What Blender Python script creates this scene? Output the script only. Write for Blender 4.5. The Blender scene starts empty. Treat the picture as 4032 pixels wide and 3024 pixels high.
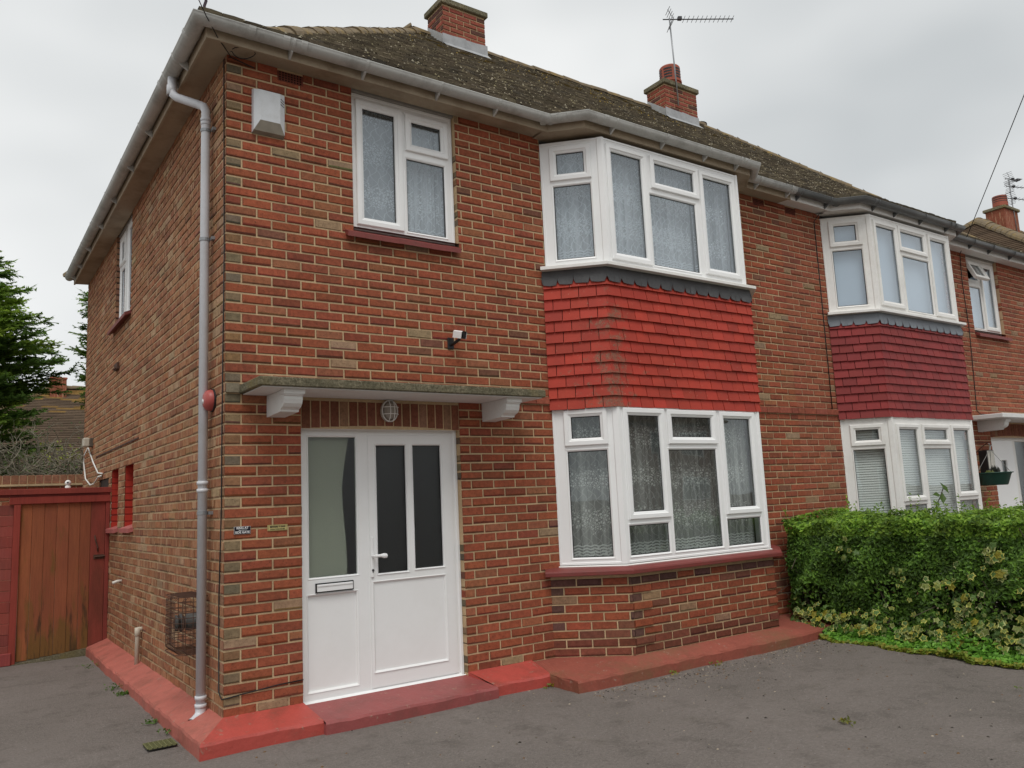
import bpy, math, random
import numpy as np
from mathutils import Matrix, Vector, Euler
S = bpy.context.scene
COL = S.collection
rnd = random.Random(7)

# ---------------------------------------------------------------- camera
cam = bpy.data.cameras.new("camera")
cam.sensor_width = 36.0
cam.lens = 3177.975 / 4032 * 36
cam.clip_start = 0.05
cam.clip_end = 2000
cam_o = bpy.data.objects.new("camera", cam)
COL.objects.link(cam_o)
r0 = Vector((0.82089, -0.569273, -0.045471)); r1 = Vector((0.044017, 0.142454, -0.988822)); r2 = Vector((0.569387, 0.809713, 0.141997))
m = Matrix(((r0.x, -r1.x, -r2.x, -1.616465), (r0.y, -r1.y, -r2.y, -5.894128), (r0.z, -r1.z, -r2.z, 1.393292), (0, 0, 0, 1)))
cam_o.matrix_world = m
S.camera = cam_o

# ---------------------------------------------------------------- sky and sun
SUN_EL, SUN_AZ = math.radians(60), math.radians(212)     # compass-like: sun stands in the south-west, behind the camera
w = bpy.data.worlds.new("World"); S.world = w; w.use_nodes = True
nt = w.node_tree; nt.nodes.clear()
wo = nt.nodes.new("ShaderNodeOutputWorld"); bg = nt.nodes.new("ShaderNodeBackground")
sky = nt.nodes.new("ShaderNodeTexSky"); sky.sky_type = 'NISHITA'; sky.sun_disc = False
sky.sun_elevation = SUN_EL; sky.sun_rotation = SUN_AZ
hs = nt.nodes.new("ShaderNodeHueSaturation"); hs.inputs['Saturation'].default_value = 0.15
tc = nt.nodes.new("ShaderNodeTexCoord")
mp = nt.nodes.new("ShaderNodeMapping"); mp.inputs['Scale'].default_value = (1.1, 1.1, 2.2)
nz = nt.nodes.new("ShaderNodeTexNoise"); nz.inputs['Scale'].default_value = 1.6; nz.inputs['Detail'].default_value = 3
cr = nt.nodes.new("ShaderNodeValToRGB")
cr.color_ramp.elements[0].position = 0.32; cr.color_ramp.elements[0].color = (4.1, 4.32, 4.42, 1)
cr.color_ramp.elements[1].position = 0.68; cr.color_ramp.elements[1].color = (6.6, 6.70, 6.68, 1)
mx = nt.nodes.new("ShaderNodeMix"); mx.data_type = 'RGBA'; mx.inputs[0].default_value = 0.88
L = nt.links.new
L(sky.outputs[0], hs.inputs['Color']); L(tc.outputs['Generated'], mp.inputs[0]); L(mp.outputs[0], nz.inputs['Vector'])
L(nz.outputs[0], cr.inputs[0]); L(hs.outputs[0], mx.inputs[6]); L(cr.outputs[0], mx.inputs[7])
L(mx.outputs[2], bg.inputs[0]); bg.inputs[1].default_value = 0.11; L(bg.outputs[0], wo.inputs[0])

sun = bpy.data.lights.new("sun", 'SUN'); sun.energy = 1.3; sun.angle = math.radians(30); sun.color = (1, 0.975, 0.93)
so = bpy.data.objects.new("sun", sun); COL.objects.link(so)
sd = Vector((math.sin(SUN_AZ) * math.cos(SUN_EL), math.cos(SUN_AZ) * math.cos(SUN_EL), math.sin(SUN_EL)))
so.rotation_euler = sd.to_track_quat('Z', 'Y').to_euler(); so.location = sd * 40
S.view_settings.view_transform = 'Standard'; S.view_settings.look = 'None'
S.view_settings.exposure = 0.38; S.view_settings.gamma = 1.0
S.render.engine = 'CYCLES'
S.cycles.max_bounces = 8; S.cycles.transparent_max_bounces = 16

# ---------------------------------------------------------------- node helpers
class NT:
    def __init__(s, name):
        s.m = bpy.data.materials.new(name); s.m.use_nodes = True
        s.t = s.m.node_tree; s.t.nodes.clear()
        s.out = s.t.nodes.new("ShaderNodeOutputMaterial")
    def n(s, typ, ins=None, **kw):
        nd = s.t.nodes.new("ShaderNode" + typ)
        for k, v in kw.items(): setattr(nd, k, v)
        for k, v in (ins or {}).items():
            sk = nd.inputs[k]
            if isinstance(v, bpy.types.NodeSocket): s.t.links.new(v, sk)
            else:
                if isinstance(v, (tuple, list)) and len(v) == 3 and sk.type == 'RGBA': v = (*v, 1)
                sk.default_value = v
        return nd
    def math(s, op, a, b=0.0, c=None):
        d = {0: a, 1: b}
        if c is not None: d[2] = c
        return s.n("Math", d, operation=op).outputs[0]
    def ramp(s, x, p0, p1, c0=(0, 0, 0), c1=(1, 1, 1)):
        nd = s.n("ValToRGB", {0: x}); e = nd.color_ramp.elements
        e[0].position = p0; e[1].position = p1; e[0].color = (*c0, 1); e[1].color = (*c1, 1)
        return nd.outputs[0]
    def mix(s, f, a, b, bt='MIX'):
        return s.n("Mix", {0: f, 6: a, 7: b}, data_type='RGBA', blend_type=bt).outputs[2]
    def noise(s, scale, detail=3, vec=None, rough=.55, out=0):
        d = {'Scale': scale, 'Detail': detail, 'Roughness': rough}
        if vec is not None: d['Vector'] = vec
        return s.n("TexNoise", d).outputs[out]
    def obj(s): return s.n("TexCoord").outputs['Object']
    def scale(s, v, sc): return s.n("Mapping", {0: v, 'Scale': sc}).outputs[0]
    def bump(s, h, dist, strength=1.0): return s.n("Bump", {'Height': h, 'Distance': dist, 'Strength': strength}).outputs[0]
    def bsdf(s, col, rough=.7, normal=None, spec=.4, metal=0.0):
        d = {'Base Color': col, 'Roughness': rough, 'Specular IOR Level': spec, 'Metallic': metal}
        if normal is not None: d['Normal'] = normal
        return s.n("BsdfPrincipled", d).outputs[0]
    def done(s, sh):
        s.t.links.new(sh, s.out.inputs[0]); return s.m

def plain(name, c, rough=.6, var=.12, sc=6.0, bump=0.0, bsc=60, dirt=None, dirt_amt=.5, metal=0.0, spec=.4, grain=.06, chips=None):
    t = NT(name); o = t.obj()
    n1 = t.noise(sc, 4, o); n2 = t.noise(sc * 14, 2, o)
    k = t.math('ADD', t.math('MULTIPLY', n1, var * 2), 1 - var)
    k = t.math('MULTIPLY', k, t.math('ADD', t.math('MULTIPLY', n2, grain * 2), 1 - grain))
    c3 = t.n("Vector" + "Math", {0: (c[0], c[1], c[2]), 3: k}, operation='SCALE').outputs[0]
    if dirt:
        f = t.ramp(t.noise(sc * .7, 6, o, .7), .48, .72)
        c3 = t.mix(t.math('MULTIPLY', f, dirt_amt), c3, dirt)
    if chips:
        f = t.ramp(t.noise(17, 7, o, .75), .615, .64); c3 = t.mix(t.math('MULTIPLY', f, .85), c3, chips)
    nm = t.bump(t.noise(bsc, 4, o), .004, bump) if bump else None
    return t.done(t.bsdf(c3, rough, nm, spec, metal))

def brick_mat(name, bands):
    t = NT(name); o = t.obj(); at = t.n("Attribute", attribute_name="Col")
    c = at.outputs['Color']; seed = at.outputs['Alpha']
    n1 = t.ramp(t.noise(26, 6, o, .7), .28, .72)
    k = t.math('ADD', t.math('MULTIPLY', n1, .62), .72)
    c = t.n("VectorMath", {0: c, 3: k}, operation='SCALE').outputs[0]
    sp = t.ramp(t.noise(75, 4, o, .7), .30, .42, (0, 0, 0), (1, 1, 1))
    c = t.mix(t.math('MULTIPLY', t.math('SUBTRACT', 1, sp), .7), c, (.06, .028, .018))
    so_ = t.ramp(t.noise(1.7, 6, o, .65), .52, .78)
    c = t.mix(t.math('MULTIPLY', so_, .45), c, (.085, .052, .032))
    # worn pale smears
    lt = t.ramp(t.noise(9, 6, o, .75), .60, .78)
    c = t.mix(t.math('MULTIPLY', lt, .16), c, (.38, .24, .14))
    if bands:
        sx = t.n("SeparateXYZ", {0: o})
        u = t.math('ADD', sx.outputs[0], sx.outputs[1])
        v = t.n("CombineXYZ", {0: t.math('MULTIPLY', u, 26), 1: t.math('MULTIPLY', seed, 137.0), 2: t.math('MULTIPLY', sx.outputs[2], 3)}).outputs[0]
        b = t.ramp(t.noise(1.0, 2, v), .58, .64)
        c = t.mix(t.math('MULTIPLY', b, .6), c, (.50, .33, .20))
        v2 = t.n("CombineXYZ", {0: t.math('MULTIPLY', u, 11), 1: t.math('MULTIPLY', seed, 71.0), 2: 0.0}).outputs[0]
        b2 = t.ramp(t.noise(1.0, 1, v2), .58, .63)
        c = t.mix(t.math('MULTIPLY', b2, .5), c, (.20, .085, .05))
    dr = t.n("TexWave", {0: o, 'Scale': 42.0, 'Distortion': 1.0, 'Detail': 1.0}, wave_type='BANDS', bands_direction='X').outputs[1]
    h = t.math('ADD', t.noise(70, 5, o, .7), t.math('MULTIPLY', dr, .12))
    return t.done(t.bsdf(c, .88, t.bump(h, .006, .7), .2))

def glass_mat(name, gain=1.0, base=.055, tint=(.82, .86, .86), wav=.12, rough=0.0):
    t = NT(name); o = t.obj()
    nm = t.bump(t.noise(1.6, 1, o), .02, wav)
    fc = t.n("LayerWeight", {'Blend': .5, 'Normal': nm}).outputs['Facing']
    f = t.math('MINIMUM', t.math('ADD', t.math('MULTIPLY', t.math('POWER', fc, 4.0), gain), base), .9)
    gl = t.n("BsdfGlossy", {'Color': (.92, .96, 1.0), 'Roughness': rough, 'Normal': nm}).outputs[0]
    tr = t.n("BsdfTransparent", {'Color': tint}).outputs[0]
    return t.done(t.n("MixShader", {0: f, 1: tr, 2: gl}).outputs[0])

def lace_mat(name, dense=1.0, gather=.30):
    t = NT(name); uv = t.n("TexCoord").outputs['UV']; sx = t.n("SeparateXYZ", {0: uv}); u, v = sx.outputs[0], sx.outputs[1]
    wob = t.math('MULTIPLY', t.math('SINE', t.math('MULTIPLY', v, 60)), .012)
    uu = t.math('ADD', u, wob)
    def line(a, b, thr):
        q = t.math('ADD', t.math('MULTIPLY', uu, a), t.math('MULTIPLY', v, b))
        return t.math('GREATER_THAN', t.math('ABSOLUTE', t.math('SINE', t.math('MULTIPLY', q, math.pi))), thr)
    trel = t.math('MAXIMUM', line(10, 8, .988), line(10, -8, .988))
    band = t.math('ADD', t.math('MULTIPLY', t.math('COSINE', t.math('MULTIPLY', v, 2 * math.pi / .38)), .5), .5)
    vo = t.n("TexVoronoi", {'Vector': uv, 'Scale': 42.0, 'Randomness': 1.0}, feature='DISTANCE_TO_EDGE').outputs['Distance']
    pet = t.ramp(vo, .10, .22)
    cl = t.noise(13, 4, uv, .6)
    fl = t.math('MULTIPLY', pet, t.ramp(t.math('ADD', cl, t.math('MULTIPLY', band, .36)), .66, .76))
    wv = t.math('GREATER_THAN', t.math('SINE', t.math('ADD', t.math('MULTIPLY', v, 230), t.math('MULTIPLY', t.math('SINE', t.math('MULTIPLY', u, 75)), 1.2))), .2)
    low = t.math('LESS_THAN', v, .16)
    fl = t.math('MAXIMUM', fl, t.math('MULTIPLY', wv, low))
    a = t.math('MAXIMUM', t.math('MULTIPLY', fl, .95), t.math('MULTIPLY', trel, .30))
    gv = t.n("CombineXYZ", {0: t.math('MULTIPLY', u, 15.0), 1: t.math('MULTIPLY', v, .35), 2: 0.0}).outputs[0]
    ga = t.math('MULTIPLY', t.ramp(t.noise(1.0, 2, gv, .6), .38, .68), gather)
    bs = t.math('ADD', ga, .40 - .62 * gather * .45)
    a = t.math('MINIMUM', t.math('MULTIPLY', t.math('ADD', t.math('MULTIPLY', a, .62), bs), dense), 1.0)
    df = t.n("BsdfDiffuse", {0: (.92, .93, .92, 1)}).outputs[0]; tl = t.n("BsdfTranslucent", {0: (.92, .93, .92, 1)}).outputs[0]
    cloth = t.n("MixShader", {0: .35, 1: df, 2: tl}).outputs[0]
    return t.done(t.n("MixShader", {0: a, 1: t.n("BsdfTransparent").outputs[0], 2: cloth}).outputs[0])

def attr_mat(name, rough=.7, transl=0.0, nscale=30, namt=.3, bump=0.0, spec=.3):
    t = NT(name); o = t.obj(); c = t.n("Attribute", attribute_name="Col").outputs['Color']
    k = t.math('ADD', t.math('MULTIPLY', t.noise(nscale, 4, o), namt * 2), 1 - namt)
    c = t.n("VectorMath", {0: c, 3: k}, operation='SCALE').outputs[0]
    nm = t.bump(t.noise(nscale * 3, 4, o), .005, bump) if bump else None
    b = t.bsdf(c, rough, nm, spec)
    if transl:
        tl = t.n("BsdfTranslucent", {0: c}).outputs[0]
        b = t.n("MixShader", {0: transl, 1: b, 2: tl}).outputs[0]
    return t.done(b)

def cladding_mat(name, worn):
    t = NT(name); o = t.obj(); c = t.n("Attribute", attribute_name="Col").outputs['Color']
    k = t.math('ADD', t.math('MULTIPLY', t.noise(8, 4, o), .35), .82)
    c = t.n("VectorMath", {0: c, 3: k}, operation='SCALE').outputs[0]
    if worn:
        sx = t.n("SeparateXYZ", {0: o})
        # paint has worn off along the bay corner and the lower courses
        d = t.math('ABSOLUTE', t.math('SUBTRACT', sx.outputs[0], 3.40))
        nearc = t.math('MAXIMUM', t.math('SUBTRACT', 1, t.math('MULTIPLY', d, 3.2)), 0)
        lowz = t.math('MAXIMUM', t.math('MULTIPLY', t.math('SUBTRACT', 2.85, sx.outputs[2]), .35), 0)
        topk = t.math('MINIMUM', t.math('MAXIMUM', t.math('MULTIPLY', t.math('SUBTRACT', 3.42, sx.outputs[2]), 3.0), 0), 1)
        n = t.math('ADD', t.noise(7, 7, o, .75), t.math('MULTIPLY', t.math('ADD', t.math('MULTIPLY', nearc, topk), lowz), .20))
        f = t.ramp(n, .63, .72)
        g = t.mix(t.ramp(t.noise(130, 3, o), .42, .58), (.14, .05, .03), (.25, .14, .085))
        f = t.math('MULTIPLY', f, t.ramp(t.noise(38, 5, o, .75), .36, .52))
        c = t.mix(t.math('MULTIPLY', f, .85), c, g)
        fl = t.ramp(t.noise(34, 5, o, .7), .66, .69)
        c = t.mix(t.math('MULTIPLY', fl, .8), c, (.55, .30, .20))
    return t.done(t.bsdf(c, .62, t.bump(t.noise(90, 5, o), .003, .5), .35))

# ---------------------------------------------------------------- mesh helpers
MIR = [None]
class MB:
    def __init__(s): s.v = []; s.f = []; s.c = []; s.mi = []; s.uv = []
    def face(s, pts, col=(1, 1, 1, 0), mi=0, uv=None):
        i = len(s.v); s.v.extend(tuple(p) for p in pts); s.f.append(tuple(range(i, i + len(pts))))
        s.c.append(col if len(col) == 4 else (*col, 0)); s.mi.append(mi); s.uv.append(uv)
    def raw(s, verts, faces, cols, mi=0):
        i = len(s.v); s.v.extend(verts)
        for f, c in zip(faces, cols):
            s.f.append(tuple(i + k for k in f)); s.c.append(c if len(c) == 4 else (*c, 0)); s.mi.append(mi); s.uv.append(None)
    def box(s, x0, x1, y0, y1, z0, z1, col=(1, 1, 1, 0), mi=0):
        s.obox((x0, y0, z0), (x1 - x0, 0, 0), (0, y1 - y0, 0), (0, 0, z1 - z0), col, mi)
    def obox(s, O, A, B, C, col=(1, 1, 1, 0), mi=0):
        O, A, B, C = (np.array(q, float) for q in (O, A, B, C))
        P = [O, O + A, O + A + B, O + B, O + C, O + A + C, O + A + B + C, O + B + C]
        F = [(0, 3, 2, 1), (4, 5, 6, 7), (0, 1, 5, 4), (1, 2, 6, 5), (2, 3, 7, 6), (3, 0, 4, 7)]
        if np.dot(np.cross(A, B), C) < 0: F = [f[::-1] for f in F]
        s.raw([tuple(p) for p in P], F, [col] * 6, mi)
    def bbox(s, x0, x1, y0, y1, z0, z1, b=.006, col=(1, 1, 1, 0), mi=0):
        """box with chamfered edges"""
        vs = []
        for zz, ins in ((z0, b), (z0 + b, 0), (z1 - b, 0), (z1, b)):
            a0, a1, c0, c1 = x0 + ins, x1 - ins, y0 + ins, y1 - ins
            vs += [(a0 + b, c0, zz), (a1 - b, c0, zz), (a1, c0 + b, zz), (a1, c1 - b, zz), (a1 - b, c1, zz), (a0 + b, c1, zz), (a0, c1 - b, zz), (a0, c0 + b, zz)]
        fs = [tuple(range(7, -1, -1)), tuple(range(24, 32))]
        for k in range(3):
            for i in range(8): fs.append((k * 8 + i, k * 8 + (i + 1) % 8, (k + 1) * 8 + (i + 1) % 8, (k + 1) * 8 + i))
        s.raw(vs, fs, [col] * len(fs), mi)
    def tube(s, pts, r, n=8, cap=True, col=(1, 1, 1, 0), mi=0):
        pts = [np.array(p, float) for p in pts]; rs = r if isinstance(r, (list, tuple)) else [r] * len(pts)
        vs = []; fs = []; up = None
        for i, p in enumerate(pts):
            d = pts[min(i + 1, len(pts) - 1)] - pts[max(i - 1, 0)]; d = d / (np.linalg.norm(d) + 1e-9)
            if up is None: up = np.array([0, 0, 1.]) if abs(d[2]) < .9 else np.array([1., 0, 0])
            a = np.cross(d, up); a /= np.linalg.norm(a) + 1e-9; b = np.cross(a, d); up = b
            for k in range(n):
                t = 2 * math.pi * k / n; vs.append(tuple(p + rs[i] * (math.cos(t) * a + math.sin(t) * b)))
        for i in range(len(pts) - 1):
            for k in range(n): fs.append((i * n + k, i * n + (k + 1) % n, (i + 1) * n + (k + 1) % n, (i + 1) * n + k))
        if cap: fs.append(tuple(range(n - 1, -1, -1))); fs.append(tuple((len(pts) - 1) * n + k for k in range(n)))
        s.raw(vs, fs, [col] * len(fs), mi)
    def lathe(s, prof, c, n=20, axis=(0, 0, 1), col=(1, 1, 1, 0), mi=0):
        ax = Vector(axis).normalized(); q = ax.to_track_quat('Z', 'Y'); vs = []; fs = []
        for r, h in prof:
            for k in range(n):
                t = 2 * math.pi * k / n; p = q @ Vector((r * math.cos(t), r * math.sin(t), h)) + Vector(c); vs.append(tuple(p))
        for i in range(len(prof) - 1):
            for k in range(n): fs.append((i * n + k, i * n + (k + 1) % n, (i + 1) * n + (k + 1) % n, (i + 1) * n + k))
        s.raw(vs, fs, [col] * len(fs), mi)
    def sweep(s, path, prof, side=1, closed=False, col=(1, 1, 1, 0), mi=0, zfun=None):
        """prof = (offset to the outside, z) swept along a plan path with mitred corners; outside is left or right of travel"""
        P = [np.array(p[:2], float) for p in path]; n = len(P); rows = []
        for i in range(n):
            d1 = P[i] - P[i - 1] if i else P[1] - P[0]; d2 = P[i + 1] - P[i] if i < n - 1 else P[i] - P[i - 1]
            d1 = d1 / np.linalg.norm(d1); d2 = d2 / np.linalg.norm(d2)
            n1 = np.array([d1[1], -d1[0]]) * side; n2 = np.array([d2[1], -d2[0]]) * side
            mm = n1 + n2; mm = mm / np.dot(mm, n1)
            rows.append([(P[i][0] + mm[0] * o, P[i][1] + mm[1] * o, z) for o, z in prof])
        k = len(prof); vs = [q for r in rows for q in r]; fs = []
        for i in range(n - 1):
            for j in range(k if closed else k - 1): fs.append((i * k + j, (i + 1) * k + j, (i + 1) * k + (j + 1) % k, i * k + (j + 1) % k))
        if closed: fs.append(tuple(range(k))); fs.append(tuple((n - 1) * k + j for j in range(k - 1, -1, -1)))
        s.raw(vs, fs, [col] * len(fs), mi)
    def ring(s, P, u0, u1, z0, z1, prof, mi=0):
        rows = []
        for t, h in prof: rows.append([P(u0 + t, z0 + t, h), P(u1 - t, z0 + t, h), P(u1 - t, z1 - t, h), P(u0 + t, z1 - t, h)])
        for a, b in zip(rows[:-1], rows[1:]):
            for k in range(4): s.face([a[k], a[(k + 1) % 4], b[(k + 1) % 4], b[k]], mi=mi)
    def plate(s, P, u0, u1, z0, z1, holes, h=0.0, mi=0, col=(1, 1, 1, 0)):
        us = sorted({u0, u1, *[min(max(q, u0), u1) for hh in holes for q in hh[:2]]}); zs = sorted({z0, z1, *[min(max(q, z0), z1) for hh in holes for q in hh[2:4]]})
        for a, b in zip(us[:-1], us[1:]):
            for c, d in zip(zs[:-1], zs[1:]):
                mu, mz = (a + b) / 2, (c + d) / 2
                if any(x0 < mu < x1 and y0 < mz < y1 for x0, x1, y0, y1 in holes): continue
                s.face([P(a, c, h), P(b, c, h), P(b, d, h), P(a, d, h)], col, mi)
    def build(s, name, mats, parent=None, smooth=False, loc=None):
        if not isinstance(mats, (list, tuple)): mats = [mats]
        V = np.array(s.v, float).reshape(-1, 3); F = s.f
        if MIR[0] is not None:
            V[:, 0] = 2 * MIR[0] - V[:, 0]; F = [f[::-1] for f in F]
        org = np.zeros(3)
        if parent is None:
            org = np.array(loc, float) if loc else np.array([(V[:, 0].min() + V[:, 0].max()) / 2, (V[:, 1].min() + V[:, 1].max()) / 2, V[:, 2].min()])
        me = bpy.data.meshes.new(name); me.from_pydata((V - org).tolist(), [], F)
        for q in mats: me.materials.append(q)
        me.polygons.foreach_set("material_index", s.mi)
        if any(c[:3] != (1, 1, 1) for c in s.c):
            at = me.color_attributes.new("Col", 'FLOAT_COLOR', 'CORNER')
            lens = [len(f) for f in F]; at.data.foreach_set("color", np.repeat(np.array(s.c, np.float32), lens, axis=0).ravel())
        if any(u is not None for u in s.uv):
            ul = me.uv_layers.new(name="UVMap"); fl = []
            for f, u in zip(F, s.uv):
                u = u or [(0, 0)] * len(f); fl += list(u[::-1] if MIR[0] is not None else u)
            ul.data.foreach_set("uv", np.array(fl, np.float32).ravel())
        if smooth: me.polygons.foreach_set("use_smooth", [True] * len(F))
        me.validate(); me.update()
        o = bpy.data.objects.new(name, me); COL.objects.link(o)
        if parent is not None: attach(o, parent)
        else: o.location = org
        return o
def attach(o, parent):
    o.parent = parent
    o.matrix_parent_inverse = WM[parent.name].inverted() if parent.name in WM else Matrix.Identity(4)
WM = {}
def thing(name, label, cat, loc, group=None):
    if MIR[0] is not None: loc = (2 * MIR[0] - loc[0], loc[1], loc[2])
    o = bpy.data.objects.new(name, None); COL.objects.link(o); o.location = loc; o.empty_display_size = .2
    WM[o.name] = Matrix.Translation(Vector(loc)); return tag(o, label, cat, group)
def tag(o, label, cat, group=None):
    o["label"] = label; o["category"] = cat
    if group: o["group"] = group
    return o
def structure(o, kind="structure"): o["kind"] = kind; return o
def frame_map(O, U, N):
    O, U, N = (np.array(q, float) for q in (O, U, N))
    return lambda u, z, h: tuple(O + U * u + N * h + np.array([0, 0, z]))

# ---------------------------------------------------------------- materials
M = {}
M['brick'] = brick_mat('red_brick', False); M['fletton'] = brick_mat('fletton_brick', True)
M['mortar'] = plain('sandy_mortar', (.52, .375, .22), .95, .25, 5, .8, 90, (.20, .15, .10), .5, grain=.25)
M['mortar2'] = plain('pink_mortar', (.46, .31, .19), .95, .2, 5, .8, 90)
M['upvc'] = plain('white_upvc', (.86, .865, .86), .28, .03, 3, 0, 60, (.60, .58, .53), .12, grain=.01)
M['upvc_dirty'] = plain('weathered_white_upvc', (.80, .79, .76), .4, .05, 3, 0, 60, (.45, .42, .36), .3)
M['gasket'] = plain('black_rubber', (.012, .012, .013), .5, .1)
M['black'] = plain('black_plastic', (.015, .015, .016), .45, .1)
M['gutter'] = plain('grey_plastic', (.47, .47, .445), .42, .1, 5, 0, 60, (.17, .165, .145), .65)
M['gutter_dark'] = plain('dark_grey_plastic', (.10, .105, .105), .4, .1, 5, 0, 60, (.2, .2, .19), .4)
M['pipe'] = plain('pale_grey_pipe', (.60, .61, .64), .35, .05, 4, 0, 60, (.33, .32, .3), .25)
M['fascia'] = plain('stained_cream_paint', (.36, .29, .205), .7, .2, 3, .3, 30, (.17, .12, .07), .7)
M['fascia_white'] = plain('white_fascia', (.72, .71, .68), .45, .05, 3, 0, 30, (.5, .46, .38), .3)
M['lead'] = plain('dull_lead', (.065, .065, .068), .6, .25, 5, .5, 25, (.14, .14, .14), .4)
M['lead_new'] = plain('new_lead', (.17, .19, .215), .5, .2, 5, .5, 25, (.28, .3, .32), .4)
M['lead_grey'] = plain('grey_flashing', (.36, .37, .38), .55, .2, 5, .4, 25, (.15, .15, .15), .5)
M['clad_orange'] = cladding_mat('orange_red_painted_tile', True); M['clad_crimson'] = cladding_mat('crimson_painted_tile', False)
M['sillred'] = plain('oxblood_paint', (.20, .042, .036), .55, .15, 9, .6, 40, (.15, .06, .05), .5)
M['sillpink'] = plain('faded_red_paint', (.40, .12, .11), .6, .15, 9, .8, 40, (.22, .09, .07), .5)
M['plinth'] = plain('red_masonry_paint', (.41, .120, .090), .6, .2, 5, .9, 30, (.20, .075, .05), .75, grain=.14, chips=(.33, .20, .15))
M['plinth_fresh'] = plain('fresh_red_masonry_paint', (.43, .072, .056), .5, .14, 6, .9, 30, (.22, .06, .042), .7, grain=.12, chips=(.33, .20, .15))
M['step'] = plain('maroon_masonry_paint', (.29, .072, .068), .5, .14, 5, .8, 30, (.16, .06, .05), .6, grain=.12, chips=(.33, .20, .15))
M['plinth_dirty'] = plain('dirty_red_masonry_paint', (.28, .075, .05), .8, .2, 2.4, 1.0, 40, (.185, .10, .05), .95, grain=.2, chips=(.33, .20, .15))
M['concrete'] = plain('lichened_concrete', (.27, .24, .17), .95, .4, 14, 1.0, 70, (.10, .095, .06), .7, grain=.3)
def rough_concrete():
    t = NT('lichened_concrete'); o = t.obj()
    a = t.ramp(t.noise(48, 6, o, .8), .34, .66); b = t.ramp(t.noise(4, 5, o, .7), .40, .62); sx = t.n("SeparateXYZ", {0: o}); 
    c = t.mix(a, (.085, .075, .045), (.42, .37, .25)); c = t.mix(t.math('MULTIPLY', b, .55), c, (.105, .10, .06)); 
    c = t.mix(t.math('MULTIPLY', t.ramp(t.noise(2.2, 4, o), .55, .68), .45), c, (.34, .26, .09))
    return t.done(t.bsdf(c, .95, t.bump(a, .012, 1.0), .2))
M['concrete'] = rough_concrete()
M['white_paint'] = plain('white_masonry_paint', (.72, .72, .70), .6, .06, 4, .3, 60, (.5, .48, .43), .3)
M['rooftile'] = attr_mat('mossy_roof_tile', .95, 0, 25, .45, 1.0, .15)
M['ridge'] = plain('mossy_ridge_tile', (.17, .13, .082), .95, .4, 9, 1.0, 40, (.30, .20, .05), .75, grain=.3)
M['terracotta'] = plain('terracotta', (.34, .09, .055), .75, .2, 9, .4, 60, (.15, .06, .04), .4)
M['glass'] = glass_mat('window_glass', .9, .05, (.92, .94, .93)); M['glass_up'] = glass_mat('upper_window_glass', 1.2, .10, (.93, .96, .98))
M['glass_obscure'] = None
M['lace'] = lace_mat('lace_net'); M['lace_flat'] = lace_mat('flat_lace_net', 1.45, .06); M['lace_up'] = lace_mat('bright_lace_net', 1.65, .26); M['lace_thin'] = lace_mat('plainer_lace_net', 1.1, .45)
M['interior'] = plain('room_wall', (.30, .28, .25), .9, .1)
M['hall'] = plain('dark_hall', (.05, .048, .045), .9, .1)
M['wire'] = plain('black_cable', (.012, .012, .012), .5, .1)
M['rust'] = plain('rusty_wire', (.075, .035, .022), .8, .3, 20)
M['steel'] = plain('galvanised_steel', (.30, .31, .32), .45, .15, 12, metal=.6)
M['darkmetal'] = plain('dark_aerial_metal', (.05, .05, .055), .5, .15, 12, metal=.3)
M['leaf'] = attr_mat('leaf', .5, .40, 12, .2, 0, .35); M['needle'] = attr_mat('conifer_foliage', .7, .45, 6, .3, 0, .2)
M['bark'] = plain('bark', (.085, .065, .048), .95, .3, 10, 1, 40)

def obscure():
    t = NT('patterned_obscure_glass'); o = t.obj()
    v = t.n("TexVoronoi", {'Vector': o, 'Scale': 26.0}).outputs['Distance']
    nm = t.bump(t.math('ADD', t.math('SINE', t.math('MULTIPLY', v, 24)), t.noise(60, 2, o)), .003, .16)
    fr = t.math('ADD', t.math('POWER', t.n("LayerWeight", {'Blend': .5, 'Normal': nm}).outputs['Facing'], 4.0), .05)
    gl = t.n("BsdfGlossy", {0: (.9, .95, 1, 1), 'Roughness': .35, 'Normal': nm}).outputs[0]
    rf = t.n("BsdfRefraction", {0: (.80, .83, .80, 1), 'Roughness': .40, 'IOR': 1.02, 'Normal': nm}).outputs[0]
    tr = t.n("BsdfTransparent", {0: (.93, .95, .93, 1)}).outputs[0]
    th = t.n("MixShader", {0: .60, 1: tr, 2: rf}).outputs[0]
    return t.done(t.n("MixShader", {0: t.math('MINIMUM', fr, .8), 1: th, 2: gl}).outputs[0])
M['glass_obscure'] = obscure()

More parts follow.
